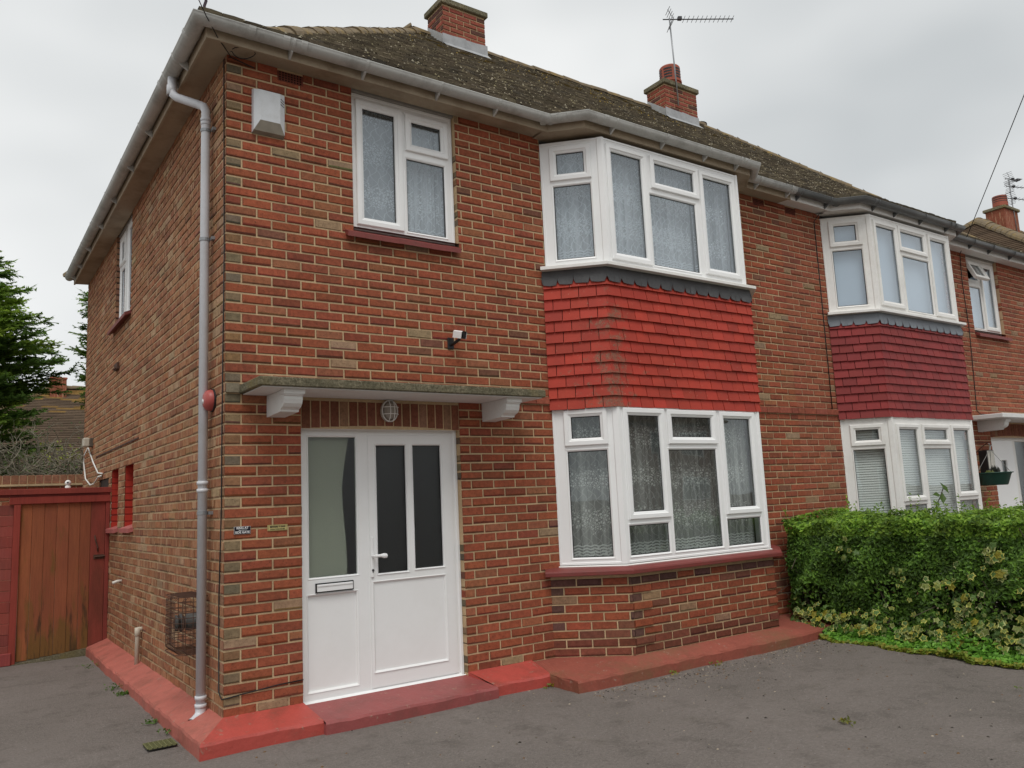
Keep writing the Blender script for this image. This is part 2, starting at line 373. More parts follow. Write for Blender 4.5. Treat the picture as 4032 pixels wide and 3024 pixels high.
def tarmac():
    t = NT('old_tarmac'); o = t.obj()
    a = t.noise(110, 4, o, .7); b = t.noise(.9, 5, o, .6); c = t.noise(3.3, 6, o, .7); d = t.noise(260, 2, o)
    g2 = t.ramp(t.noise(42, 5, o, .8), .32, .66)
    col = t.mix(t.ramp(a, .30, .70), (.168, .147, .130), (.375, .330, .297))
    col = t.mix(t.math('MULTIPLY', t.ramp(b, .40, .60), .75), col, (.325, .283, .256))
    col = t.mix(t.math('MULTIPLY', t.ramp(c, .52, .74), .55), col, (.095, .080, .067))
    col = t.mix(t.math('MULTIPLY', t.math('SUBTRACT', 1, g2), .42), col, (.095, .082, .073))
    dk = t.ramp(t.noise(16, 6, o, .8), .63, .72)
    col = t.mix(t.math('MULTIPLY', dk, .7), col, (.035, .030, .026))
    col = t.mix(t.math('MULTIPLY', t.ramp(t.noise(62, 2, o), .70, .73), .8), col, (.46, .44, .42))
    wv = t.n("VectorMath", {0: o, 1: t.n("VectorMath", {0: t.noise(.9, 2, o, out=1), 3: .5}, operation='SCALE').outputs[0]}, operation='ADD').outputs[0]
    ck = t.n("TexVoronoi", {'Vector': wv, 'Scale': .42}, feature='DISTANCE_TO_EDGE').outputs['Distance']
    ck = t.math('MULTIPLY', t.math('LESS_THAN', ck, .0016), t.ramp(t.noise(.8, 3, o), .50, .60))
    col = t.mix(t.math('MULTIPLY', ck, .12), col, (.05, .044, .038))
    mo = t.ramp(t.noise(2.1, 6, o, .7), .62, .75)
    col = t.mix(t.math('MULTIPLY', mo, .35), col, (.085, .075, .03))
    h = t.math('ADD', t.math('ADD', a, g2), t.math('MULTIPLY', c, .8))
    return t.done(t.bsdf(col, .85, t.bump(h, .012, .9), .25))
M['tarmac'] = tarmac()
M['soil'] = plain('dark_soil', (.06, .045, .03), .95, .3, 8, 1, 40)

def wood(name, c, green):
    t = NT(name); o = t.obj(); at = t.n("Attribute", attribute_name="Col").outputs['Color']
    g = t.noise(3, 6, t.scale(o, (30, 30, 1.2)), .7)
    k = t.math('ADD', t.math('MULTIPLY', g, .9), .55)
    cc = t.n("VectorMath", {0: at, 3: k}, operation='SCALE').outputs[0]
    bl = t.ramp(t.noise(1.5, 5, t.scale(o, (3, 3, 1)), .6), .42, .68)
    cc = t.mix(t.math('MULTIPLY', bl, .55), cc, c)
    if green:
        sx = t.n("SeparateXYZ", {0: o}); lo = t.math('MAXIMUM', t.math('SUBTRACT', .75, sx.outputs[2]), 0)
        f = t.ramp(t.math('ADD', t.noise(2.2, 5, t.scale(o, (4, 4, 1)), .6), t.math('MULTIPLY', lo, .22)), .55, .72)
        cc = t.mix(t.math('MULTIPLY', f, .65), cc, (.13, .085, .018))
        st = t.ramp(t.math('ADD', t.noise(2.5, 5, t.scale(o, (5, 5, .8)), .6), t.math('MULTIPLY', lo, .18)), .66, .76)
        cc = t.mix(t.math('MULTIPLY', st, .7), cc, (.03, .02, .012))
    return t.done(t.bsdf(cc, .75, t.bump(g, .006, .6), .25))
M['gate_wood'] = wood("stained_gate_boards", (.20, .058, .032), True); M['gate_frame'] = wood('red_painted_timber', (.32, .055, .040), False)

# ---------------------------------------------------------------- bricks
PI = .2285; CH = .075
def vary(c, r, a=.12):
    k = 1 + r.uniform(-a, a); return tuple(max(.01, q * k * (1 + r.uniform(-.05, .05))) for q in c)
def pal_front(r, k, head, end):
    x = r.random()
    if end == 1 and head and x < .72:
        c = r.choice([(.19, .145, .085), (.23, .165, .095), (.16, .125, .085), (.25, .14, .07)])
    elif x < .74: c = (.292, .082, .042)
    elif x < .87: c = (.245, .069, .040)
    elif x < .945: c = (.29, .108, .056)
    elif x < .975: c = (.30, .205, .125)
    else: c = (.18, .078, .050)
    return (*vary(c, r), r.random())
def pal_side(r, k, head, end):
    x = r.random()
    if end and head: c = (.27, .14, .085)
    elif x < .58: c = (.305, .132, .066)
    elif x < .82: c = (.335, .165, .085)
    elif x < .93: c = (.245, .105, .056)
    else: c = (.37, .235, .14)
    return (*vary(c, r), r.random())
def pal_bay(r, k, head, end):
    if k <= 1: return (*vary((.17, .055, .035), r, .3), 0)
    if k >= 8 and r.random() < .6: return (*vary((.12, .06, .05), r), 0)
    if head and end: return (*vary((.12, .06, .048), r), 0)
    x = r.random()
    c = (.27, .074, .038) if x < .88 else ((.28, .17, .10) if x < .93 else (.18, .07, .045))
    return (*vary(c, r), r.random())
def pal_nbr(r, k, head, end):
    x = r.random(); c = (.295, .090, .050) if x < .82 else ((.245, .076, .045) if x < .95 else (.28, .17, .10))
    return (*vary(c, r), r.random())

def bricks(mb, O, U, N, Lg, k0, k1, holes=(), pal=pal_front, r=rnd, proud=.006, start=0, pitch=PI, jut=None, mi=0, gap=.0060):
    O, U, N = (np.array(q, float) for q in (O, U, N)); Z = np.array([0, 0, 1.])
    for k in range(k0, k1):
        za, zb = k * CH + gap, (k + 1) * CH - gap; zm = (za + zb) / 2
        odd = (k + start) % 2
        us = [0.0]; u = pitch / 2 if odd else pitch
        while u < Lg - .03: us.append(u); u += pitch
        us.append(Lg)
        blk = [(a, b) for a, b, c, d in holes if c < zm < d]
        for i, (a, b) in enumerate(zip(us[:-1], us[1:])):
            segs = [(a, b)]
            for ha, hb in blk:
                ns = []
                for s0, s1 in segs:
                    if hb <= s0 or ha >= s1: ns.append((s0, s1)); continue
                    if ha > s0: ns.append((s0, ha + gap))
                    if hb < s1: ns.append((hb - gap, s1))
                segs = ns
            for s0, s1 in segs:
                first = s0 < .001; last = s1 > Lg - .001
                x0 = s0 + (0 if first else gap); x1 = s1 - (0 if last else gap)
                if x1 - x0 < .012: continue
                head = (s1 - s0) < .14
                col = pal(r, k, head, 1 if first else (2 if last else 0))
                p = proud + r.uniform(-.0025, .002)
                if jut: p += jut(k, s0, s1)
                j = [r.uniform(-.0018, .0018) for _ in range(4)]; b_ = .004
                A = [(x0, za + j[0]), (x1, za + j[1]), (x1, zb + j[2]), (x0, zb + j[3])]
                Bk = [tuple(O + U * q + Z * z) for q, z in A]
                e0 = 0 if first else b_; e1 = 0 if last else b_
                Fr = [tuple(O + U * (q + (e0 if n in (0, 3) else -e1)) + Z * (z + (b_ if n < 2 else -b_)) + N * p) for n, (q, z) in enumerate(A)]
                vs = Bk + Fr
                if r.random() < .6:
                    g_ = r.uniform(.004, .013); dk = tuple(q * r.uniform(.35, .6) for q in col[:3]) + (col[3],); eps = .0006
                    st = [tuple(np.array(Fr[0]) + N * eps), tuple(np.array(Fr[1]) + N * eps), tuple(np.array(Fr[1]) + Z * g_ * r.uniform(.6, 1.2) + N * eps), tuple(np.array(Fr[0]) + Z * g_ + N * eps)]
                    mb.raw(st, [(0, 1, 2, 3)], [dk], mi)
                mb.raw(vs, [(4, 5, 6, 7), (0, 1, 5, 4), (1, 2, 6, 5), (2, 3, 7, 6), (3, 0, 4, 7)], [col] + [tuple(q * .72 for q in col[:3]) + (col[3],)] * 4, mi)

def soldiers(mb, P, u0, u1, z0, z1, n, arch, pal, r, mi=0):
    for i in range(n):
        a = u0 + (u1 - u0) * i / n + .005; b = u0 + (u1 - u0) * (i + 1) / n - .005
        zz = z0 + arch * (1 - ((a + b) / 2 - (u0 + u1) / 2) ** 2 / ((u1 - u0) / 2) ** 2)
        c = (*vary((.20, .075, .045) if r.random() < .8 else (.26, .15, .09), r), r.random()); e = .004
        bk = [P(a, zz, 0), P(b, zz, 0), P(b, z1, 0), P(a, z1, 0)]; fr = [P(a + e, zz + e, .006), P(b - e, zz + e, .006), P(b - e, z1 - e, .006), P(a + e, z1 - e, .006)]
        mb.raw(bk + fr, [(4, 5, 6, 7), (0, 1, 5, 4), (1, 2, 6, 5), (2, 3, 7, 6), (3, 0, 4, 7)], [c] * 5, mi)

# ---------------------------------------------------------------- upvc window
SASH = [(0, 0), (0, .016), (.005, .022), (.040, .022), (.047, .014), (.056, .011), (.066, .006), (.066, -.014)]
FIX = [(0, 0), (.003, .007), (.012, .003), (.018, -.003), (.018, -.014)]
def window(root, P, u0, u1, z0, z1, lights, glass, up='upvc', name='window', corner=None, open_top=None, depth=.06, part=None):
    w_ = part
    mb = MB(); hs = [(a - .012, b + .012, c - .012, d + .012) for a, b, c, d, k in lights]
    mb.plate(P, u0, u1, z0, z1, hs)
    mb.ring(P, u0, u1, z0, z1, [(0, -depth), (0, 0)])
    for h in hs: mb.ring(P, *h, [(0, 0), (0, -.03)])
    # thin cover bead round the outer frame
    mb.ring(P, u0, u1, z0, z1, [(.0, .0), (.002, .006), (.018, .006), (.024, 0)])
    if w_ is None: w_ = mb.build(name, M[up], root)
    else: mb.build('frame', M[up], w_)
    for i, (a, b, c, d, kind) in enumerate(lights):
        Q = P
        if open_top == i:                                   # top-hung light, swung outwards
            ang = math.radians(24); zt = d + .066
            def Q(u, z, h, P=P, zt=zt, ang=ang):
                r_ = zt - z; return P(u, zt - r_ * math.cos(ang) + h * math.sin(ang), h * math.cos(ang) + r_ * math.sin(ang) + .01)
        s_ = MB()
        if kind == 's': s_.ring(Q, a - .066, b + .066, c - .066, d + .066, SASH + ([(.066, -.03), (0, -.03), (0, 0)] if open_top == i else []))
        else: s_.ring(Q, a - .018, b + .018, c - .018, d + .018, FIX)
        s_.ring(Q, a - .001, b + .001, c - .001, d + .001, [(0, -.0105), (.0085, -.0108)], mi=1)
        s_.build('sash' if kind == 's' else 'glazing_bead', [M[up], M['gasket']], w_)
        p = MB(); f = [Q(a - .004, c - .004, -.0125), Q(b + .004, c - .004, -.0125), Q(b + .004, d + .004, -.0125), Q(a - .004, d + .004, -.0125)]
        k = [Q(a - .004, c - .004, -.0185), Q(b + .004, c - .004, -.0185), Q(b + .004, d + .004, -.0185), Q(a - .004, d + .004, -.0185)]
        p.raw(f + k, [(0, 1, 2, 3), (7, 6, 5, 4)], [(1, 1, 1, 0)] * 2)
        p.build('pane', glass, w_)
    return w_

def curtain(P, u0, u1, z0, z1, label, amp=.012, wl=.11, mat='lace', r=rnd, group='net curtains in the windows', name='net_curtain', h0=-.14, cat='net curtain'):
    mb = MB(); nu, nz_ = max(8, int((u1 - u0) / .012)), 14; ph = r.uniform(0, 6)
    def q(i, j):
        u = u0 + (u1 - u0) * i / nu; v = (z1 - z0) * j / nz_
        a = amp * (math.sin(u / wl * 6.283 + ph + .5 * math.sin(u * 9)) + .5 * math.sin(u / wl * 6.283 * 2.3 + ph)) * (1 - .35 * j / nz_)
        return P(u, z0 + v, h0 + a), (u * (1 + amp * 12) + ph * .1, v)
    G = [[q(i, j) for j in range(nz_ + 1)] for i in range(nu + 1)]
    for i in range(nu):
        for j in range(nz_):
            c = [G[i][j], G[i + 1][j], G[i + 1][j + 1], G[i][j + 1]]
            mb.face([x[0] for x in c], uv=[x[1] for x in c])
    return tag(mb.build(name, M[mat], None, True), label, cat, group)

# ---------------------------------------------------------------- roof helpers
ZE = 5.0
def eave_y(x, bay):
    """front eaves follow the bay"""
    if not bay: return -.27
    a, b, c, d = 2.98, 3.28, 5.52, 5.82
    if x < a or x > d: return -.27
    t = 1 if b <= x <= c else ((x - a) / (b - a) if x < b else (d - x) / (d - c))
    return -.27 - .25 * t
def roof_z(y, e=-.27):
    if y < .15: return ZE + (y - e) / (.15 - e) * .19
    return 5.19 + (y - .15) * .855
YR = 3.65
def tile_slope(mb, fx, x0f, x1f, y_end, ey, r, w_=.165, gauge=.098, moss=1.0, yend0=None):
    """courses of small tiles; fx(x,y,z) maps to the world; x0f/x1f give the limits of each course"""
    ys = []; y = 0.0
    samples = [(-.27 + i * .002) for i in range(int((y_end + .27) / .002) + 1)]
    acc = 0; ys.append(-.27); pz = roof_z(-.27); last = -.27
    for q in samples[1:]:
        acc += math.hypot(.002, roof_z(q) - pz); pz = roof_z(q)
        if acc >= gauge: ys.append(q); acc = 0
    ys.append(y_end)
    def place(x, y, lift):
        e = ey(x); yy = y if y > .15 else .15 + (y - .15) * (.15 - e) / .42
        return fx(x, yy, roof_z(yy, e) + lift)
    for j in range(len(ys) - 1):
        ya, yb = ys[j], min(ys[j + 1] + .02, y_end)
        xa, xb = x0f(ya), x1f(ya); n = int((xb - xa) / w_) + 1; off = (j % 2) * w_ / 2
        band = r.uniform(.88, 1.12)
        for i in range(-1, n + 1):
            a = xa + i * w_ + off + .002; b = a + w_ - .004
            a2, b2 = max(a, xa), min(b, xb)
            if b2 - a2 < .02: continue
            k = r.uniform(.65, 1.25) * band
            base = r.choice([(.265, .215, .150), (.29, .24, .165), (.235, .19, .132), (.30, .25, .165)])
            if r.random() < .10: base = (.22, .19, .145)
            if yb > YR - .9 and r.random() < .16 * moss: base = (.17, .115, .03)
            c = tuple(q * k for q in base)
            l0 = .026 + r.uniform(-.005, .006); l1 = .004; bow = .004
            a3, b3 = max(a2, x0f(yb)), min(b2, x1f(yb))
            if b3 <= a3: a3 = b3 = (a2 + b2) / 2
            v = [place(a2, ya, l0 + r.uniform(-.002, .002)), place((a2 + b2) / 2, ya, l0 + bow), place(b2, ya, l0 + r.uniform(-.002, .002)), place(b3, yb, l1), place(a3, yb, l1),
                 place(a2, ya + .004, -.006), place((a2 + b2) / 2, ya + .004, -.006), place(b2, ya + .004, -.006)]
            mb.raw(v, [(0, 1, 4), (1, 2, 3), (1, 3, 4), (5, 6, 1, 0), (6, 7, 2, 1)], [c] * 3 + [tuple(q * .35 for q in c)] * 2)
            # moss and lichen clumps on the lower edges
            for _ in range(3):
                if r.random() < .55 * moss:
                    cx = r.uniform(a2, b2); cy = ya + r.uniform(-.004, .03); rr = r.uniform(.006, .017)
                    g = r.choice([(.28, .24, .17), (.25, .22, .155), (.22, .19, .11), (.18, .155, .09), (.30, .27, .20), (.13, .11, .07)])
                    if yb > YR - 1.1 and r.random() < .30: g = (.30, .20, .035)
                    p = [place(cx + rr * math.cos(t) * r.uniform(.8, 1.4), cy + rr * .8 * math.sin(t), .014) for t in (0, 1.05, 2.1, 3.14, 4.2, 5.2)]
                    top = place(cx, cy, .020 + rr * .75)
                    mb.raw(p + [top], [(q, (q + 1) % 6, 6) for q in range(6)], [g] * 6)
def ridge_run(mb, pts, r, rad=.105, seg=.30):
    pts = [Vector(p) for p in pts]
    for p, q in zip(pts[:-1], pts[1:]):
        d = q - p; n = max(1, round(d.length / seg)); dn = d.normalized()
        side = dn.cross(Vector((0, 0, 1))).normalized(); up = side.cross(dn)
        for i in range(n):
            a = p + d * (i / n); b = p + d * ((i + 1.06) / n); k = 1 + r.uniform(-.05, .05); lift = r.uniform(-.006, .008)
            row = []
            for c_, rr in ((a, rad * k), (b, rad * k * .93)):
                row.append([tuple(c_ + side * (rr * 1.25 * math.cos(t)) + up * (rr * math.sin(t) * 1.0 - .045 + lift)) for t in [math.pi * j / 7 for j in range(8)]])
            c = (1, 1, 1, 0)
            mb.raw(row[0] + row[1], [(j, j + 1, 8 + j + 1, 8 + j) for j in range(7)] + [tuple(range(8))], [c] * 8)

# ---------------------------------------------------------------- the house
W = 6.65            # party wall between the two halves of the pair
DEP = 7.3           # depth of the house
BC = 4.385          # centre of the bay
def bayline(xin, ya):
    """plan of a bay line: from the wall at x=xin at 45 degrees out to y=-ya and back"""
    return [(xin, 0), (xin + ya, -ya), (2 * BC - xin - ya, -ya), (2 * BC - xin, 0)]

def house(cfg):
    MIR[0] = cfg.get('mir'); r = random.Random(cfg["seed"]); nb = MIR[0] is not None
    up = 'upvc_dirty' if nb else 'upvc'
    root = thing('semi_detached_house', cfg['label'], 'house', (3.3, 3.6, -.15), 'two halves of the brick pair')
    PF = frame_map((0, 0, 0), (1, 0, 0), (0, -1, 0))
    palf = pal_nbr if nb else pal_front
    door = (.5613, 1.9575, -.2, 2.0); win = (1.02, 2.02, 3.595, 4.9); bay = (2.975, 5.795, .66, 4.95)
    # --- front wall
    mb = MB(); hf = [door, win, bay]
    mb.plate(PF, 0, W, -.2, 4.95, [(door[0], door[1], -.3, 2.0), win, bay], mi=1)
    hb = [(door[0], door[1], -.3, 2.22), win,  (2.86, 5.91, -.3, .705), (2.978, 5.792, .705, 5.0)]
    if not nb: hb.append((.393, .601, 4.765, 4.85))
    else: hb += [(6.30 - .0, 6.50, 4.765, 4.85)]
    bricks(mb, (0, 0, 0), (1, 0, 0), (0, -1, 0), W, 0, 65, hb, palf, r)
    # string course standing proud at first-floor level
    scs = []
    for a, b in ((0, .10), (2.545, 2.93), (5.84, W)):
        u = a; sc = MB(); scs.append(sc)
        while u < b - .01:
            e = min(u + PI, b); c = (*vary((.28, .08, .05), r), r.random())
            if u == 0: c = (.2, .17, .12, 0)
            sc.obox((u + .004, -.026, 2.254), (e - u - .008, 0, 0), (0, .03, 0), (0, 0, .066), c); u = e
    soldiers(mb, PF, door[0], door[1], 2.0, 2.215, 18, .028, palf, r)
    # jambs of door and window
    for (x, z0, z1, sgn, dp) in ((door[1], 0, 27, -1, .075), (door[0], 0, 27, 1, .075), (win[1], 48, 65, -1, .06), (win[0], 48, 65, 1, .06)):
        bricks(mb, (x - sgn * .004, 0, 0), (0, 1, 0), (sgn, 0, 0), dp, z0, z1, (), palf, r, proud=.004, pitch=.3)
        mb.face([(x, 0, z0 * CH - .1), (x, dp, z0 * CH - .1), (x, dp, z1 * CH), (x, 0, z1 * CH)], mi=1)
    mb.face([(door[0], 0, 2.03), (door[1], 0, 2.03), (door[1], .1, 2.03), (door[0], .1, 2.03)], mi=1)
    mb.build('front_wall', [M['brick'], M['mortar2' if nb else 'mortar']], root)
    for sc in scs: sc.build('string_course', M['brick'], root)
    # --- side wall
    mb = MB(); PS = frame_map((0, 0, 0), (0, 1, 0), (-1, 0, 0))
    swin = (3.80, 4.83, 3.66, 4.9); s1 = (3.42, 3.92, 1.29, 1.97); s2 = (4.33, 4.80, 1.28, 1.96); s3 = (5.0, 5.76, .9, 1.90)
    sh = [swin, s1, s2, s3] if not nb else []
    mb.plate(PS, 0, DEP, -.2, 4.95, sh, mi=1)
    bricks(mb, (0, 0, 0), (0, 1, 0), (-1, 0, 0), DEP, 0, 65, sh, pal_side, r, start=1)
    if not nb:
        for (h, dp) in ((swin, .10), (s3, .12)):
            for y, sg in ((h[0], 1), (h[1], -1)):
                bricks(mb, (0, y, 0), (1, 0, 0), (0, sg, 0), dp, int(h[2] / CH), int(h[3] / CH) + 1, (), pal_side, r, proud=.003, pitch=.3)
            mb.face([(0, h[0], h[3]), (0, h[1], h[3]), (.14, h[1], h[3]), (.14, h[0], h[3])], mi=1)
        mb.face([(.12, s3[0], s3[2]), (.12, s3[1], s3[2]), (.12, s3[1], s3[3]), (.12, s3[0], s3[3])], (.05, .05, .05, 0), 0)
    mb.build('side_wall', [M['fletton'], M['mortar']], root)
    # back and party wall, floors
    mb = MB()
    mb.box(0.02, W, DEP - .1, DEP, -.2, 4.95); mb.box(W - .06, W - .002, .02, DEP - .12, -.2, 4.95)
    mb.box(.02, W - .07, .02, DEP - .12, 2.36, 2.52); mb.box(.02, W - .07, .02, DEP - .12, 4.86, 4.94); mb.box(.02, W - .07, .12, DEP - .12, -.19, -.06)
    mb.box(.02, W - .07, 3.2, 3.28, -.05, 2.35); mb.box(.02, W - .07, 3.2, 3.28, 2.53, 4.85)
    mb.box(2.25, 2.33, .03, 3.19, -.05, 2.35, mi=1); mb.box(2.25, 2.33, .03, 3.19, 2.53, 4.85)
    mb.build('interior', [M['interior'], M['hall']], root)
    # --- bay base
    mb = MB(); pts = [(2.85, 0), (3.40, -.46), (2 * BC - 3.40, -.46), (2 * BC - 2.85, 0)]
    for i, (p, q) in enumerate(zip(pts[:-1], pts[1:])):
        p, q = np.array(p), np.array(q); d = q - p; Ln = np.linalg.norm(d); U = np.array([*(d / Ln), 0]); Nn = np.array([U[1], -U[0], 0])
        Q = frame_map((*p, 0), U, Nn); mb.plate(Q, 0, Ln, -.2, .72, [], mi=1)
        jut = None
        if i == 0: jut = lambda k, a, b, L_=Ln: .012 if (k % 2 == 0 and b > L_ - .02) else 0
        if i == 1: jut = lambda k, a, b, L_=Ln: .012 if (k % 2 == 1 and (a < .02 or b > L_ - .02)) else 0
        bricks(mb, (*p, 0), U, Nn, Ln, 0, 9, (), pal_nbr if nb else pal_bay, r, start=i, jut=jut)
    mb.build('bay_base', [M['brick'], M['mortar']], root)
    # sill slab of the lower bay window
    mb = MB(); path = [(2.80, .0), (3.385, -.47), (2 * BC - 3.385, -.47), (2 * BC - 2.80, .0)]
    mb.sweep(path, [(-.12, .775), (.03, .765), (.075, .748), (.080, .735), (.078, .706), (.05, .700), (-.12, .702)], closed=True)
    mb.build('bay_sill', M['sillred'], root)
    # --- tile cladding between the bay windows
    mb = MB(); cl = bayline(2.945, .415); zt, zb_ = 3.45, 2.195; n = 12; g = (zt - zb_) / n
    for i, (p, q) in enumerate(zip(cl[:-1], cl[1:])):
        p, q = np.array(p), np.array(q); d = q - p; Ln = np.linalg.norm(d); U = d / Ln; Nn = np.array([U[1], -U[0]])
        mit = .0 
        for j in range(n):
            z0 = zb_ + j * g; off = (j % 2) * .0825; u = -off
            while u < Ln - .004:
                a, b = max(u, 0), min(u + .165, Ln)
                if Ln - b < .04: b = Ln
                if b - a < .02: u += .165; continue
                c = cfg['tile']; c = vary(c, r, .13); kick = .028 + (r.uniform(-.002, .003) if .1 < a and b < Ln - .01 else 0); tw = r.uniform(-.002, .002) if .1 < a and b < Ln - .01 else 0
                e0 = kick * .414 if (a <= 0 and i > 0) or False else 0
                a_ = a + (0.0030 if a > 0 else -(kick * .41 if i > 0 else 0)); b_ = b - (0.0030 if b < Ln else -(kick * .41 if i < 2 else 0))
                P3 = lambda u_, z_, h_: (p[0] + U[0] * u_ + Nn[0] * h_, p[1] + U[1] * u_ + Nn[1] * h_, z_)
                zl = z0 + (r.uniform(-.003, .003) if .1 < a and b < Ln - .01 else 0)
                f = [P3(a_, zl, kick + tw), P3(b_, zl, kick - tw), P3(b_, z0 + g + .012, .006), P3(a_, z0 + g + .012, .006), P3(a_, zl, .003), P3(b_, zl, .003)]
                mb.raw(f, [(0, 1, 2, 3), (4, 5, 1, 0), (4, 0, 3), (1, 5, 2)], [c] * 4)
                u += .165
    mb.build('tile_cladding', M[cfg['tilemat']], root)
    # lead flashing with a snipped lower edge
    mb = MB(); cl = bayline(2.93, .428)
    for i, (p, q) in enumerate(zip(cl[:-1], cl[1:])):
        p, q = np.array(p), np.array(q); d = q - p; Ln = np.linalg.norm(d); U = d / Ln; Nn = np.array([U[1], -U[0]])
        nseg = max(3, round(Ln / .165)); top, low = [], []
        P3 = lambda u_, z_, h_: (p[0] + U[0] * u_ + Nn[0] * h_, p[1] + U[1] * u_ + Nn[1] * h_, z_)
        st = Ln / nseg
        for k in range(nseg):
            a = k * st; kk = .024
            q_ = r.uniform(.03, .07); us = [a, a + st * q_, a + st * (q_ + .07), a + st * .50, a + st * .90, a + st]; zs = [3.422, 3.395, 3.378, 3.370 + r.uniform(-.004, .006), 3.372, 3.422]
            for x0, x1, y0, y1 in zip(us[:-1], us[1:], zs[:-1], zs[1:]):
                j0, j1 = r.uniform(-.003, .004), r.uniform(-.003, .004); ex0 = -.012 if (i > 0 and x0 == 0) else 0; ex1 = .012 if (i < 2 and x1 > Ln - 1e-6) else 0
                mb.face([P3(x0 + ex0, y0, kk + j0), P3(x1 + ex1, y1, kk + j1), P3(x1 + ex1, 3.46, .016), P3(x0 + ex0, 3.46, .016)])
                mb.face([P3(x0 + ex0, 3.46, .016), P3(x1 + ex1, 3.46, .016), P3(x1, 3.535, .0), P3(x0, 3.535, .0)])
    mb.build('lead_flashing', M[cfg['lead']], root)
    # backing behind tiles and lead
    # --- bay windows
    r2 = 2 ** -.5
    for lvl in ('upper', 'lower'):
        lo = lvl == 'lower'; xin = 2.965 if lo else 2.98; ya = .425; z0, z1 = (.785, 2.20) if lo else (3.56, 4.81)
        ln = ya / r2; glass = M['glass'] if lo else M['glass_up']
        dt = -.07 if (nb and lo) else 0
        PL = frame_map((xin, 0, 0), (r2, -r2, 0), (-r2, -r2, 0)); PC = frame_map((0, -ya, 0), (1, 0, 0), (0, -1, 0))
        PR = frame_map((2 * BC - xin, 0, 0), (-r2, -r2, 0), (r2, -r2, 0))
        posts = []
        for sx in (1, -1):
            mb = MB(); posts.append(mb)
            cx = xin + ya if sx > 0 else 2 * BC - xin - ya
            pl = [(cx - sx * .035, -ya + .035 + .004), (cx - sx * .030 - sx * .006, -ya + .022), (cx - sx * .004, -ya - .012), (cx + sx * .022, -ya - .012), (cx + sx * .03, -ya)]
            for a, b in zip(pl[:-1], pl[1:]):
                q = [(*a, z0), (*b, z0), (*b, z1), (*a, z1)]; mb.face(q if sx > 0 else q[::-1])
        win_o = None
        if lo:
            la = [(.172, .440, 1.923, 2.123 + dt, 's'), (.126, .488, .85, 1.806, 'f')]
            lc = [(3.515, 3.912, 1.235, 2.12 + dt, 's'), (3.452, 3.948, .85, 1.115, 'f'), (4.082, 4.64, 1.92, 2.117 + dt, 's'), (4.02, 4.68, .85, 1.80, 'f'), (4.825, 5.23, 1.22, 2.115 + dt, 's'), (4.77, 5.275, .845, 1.105, 'f')]
        else:
            la = [(.158, .424, 4.48, 4.69, 's'), (.117, .475, 3.634, 4.36, 'f')]
            lc = [(3.515, 3.915, 3.668, 4.69, 's'), (4.10, 4.665, 4.482, 4.692, 's'), (4.015, 4.665, 3.618, 4.35, 'f'), (4.815, 5.24, 3.684, 4.68, 's')]
        for Pq, L_, lt in ((PC, (xin + ya, 2 * BC - xin - ya), lc), (PL, (0, ln), la), (PR, (0, ln), la)):
            win_o = window(root, Pq, L_[0], L_[1], z0, z1, lt, glass, up, name='bay_window', part=win_o)
        for mb in posts: mb.build('corner_post', M[up], win_o)
        # white sill board under the frame
        mb = MB(); pth = bayline(xin - .05 if not lo else xin - .01, ya)
        ov = .075 if not lo else .02
        mb.sweep(pth, [(-.07, z0), (ov - .01, z0 - .006), (ov, z0 - .012), (ov, z0 - .040 if not lo else z0 - .022), (-.07, z0 - .044 if not lo else z0 - .022)], closed=True)
        mb.build('sill', M['upvc_dirty'], win_o)
        # ceiling / floor board closing the bay
        mb = MB(); pg = bayline(xin, ya); zc = 4.812 if not lo else 2.203
        for zz in ((zc, z0 - .03) if not lo else (zc, .70)):
            mb = MB(); mb.face([(a, b + .006, zz) for a, b in pg] + [(pg[-1][0], .12, zz), (pg[0][0], .12, zz)])
            mb.build('bay_board', M['interior'], win_o)
    # --- small upper window with tiled sill
    PWn = frame_map((0, .055, 0), (1, 0, 0), (0, -1, 0))
    lt = [(1.14, 1.44, 3.772, 4.742, 's'), (1.606, 1.90, 4.518, 4.73, 's'), (1.552, 1.93, 3.722, 4.38, 'f')]
    wn = window(root, PWn, win[0] + .005, win[1] - .005, 3.655, 4.86, lt, M['glass_up'], up, open_top=1 if nb else None)
    mb = MB(); n = 7
    mb.face([(1.02, -.01, 3.66), (2.02, -.01, 3.66), (2.02, .07, 3.672), (1.02, .07, 3.672)], (.2, .045, .045, 0))
    for i in range(n):
        a = .945 + i * (1.06 / n); c = vary((.20, .045, .045), r); mb.obox((a + .0006, -.065, 3.555 + r.uniform(-.002, .002)), (1.06 / n - .0012, 0, 0), (0, .125, .060), (0, 0, .042), c)
    mb.build('sill', M['sillred'], wn)
    # --- door set
    PD = frame_map((0, .07, 0), (1, 0, 0), (0, -1, 0))
    mb = MB(); dl = [(.630, 1.050, .866, 1.957), (1.13, 1.91, .005, 1.962), (.617, 1.037, .048, .762)]
    mb.plate(PD, .5613, 1.9575, -.03, 2.03, dl)
    for h in dl: mb.ring(PD, *h, [(0, 0), (.004, .004), (.014, -.004), (.016, -.03)])
    mb.plate(PD, .61, 1.045, .04, .77, [], h=-.02)
    mb.ring(PD, .5613, 1.9575, -.03, 2.03, [(0, 0), (.003, .012), (.022, .012), (.030, 0)])
    # threshold sill
    mb.sweep([(.58, .045), (1.975, .045)], [(0, -.005), (.04, -.02), (.125, -.032), (.128, -.055), (0, -.056)], closed=True)
    dset = mb.build('front_door', M[up], root)
    leaf = MB(); lp = [(1.205, 1.47, .868, 1.878), (1.535, 1.80, .878, 1.878)] if not nb else [(1.40, 1.56, 1.35, 1.65)]
    low = (1.165, 1.805, .13, .80)
    lo_l = [low] if not nb else []
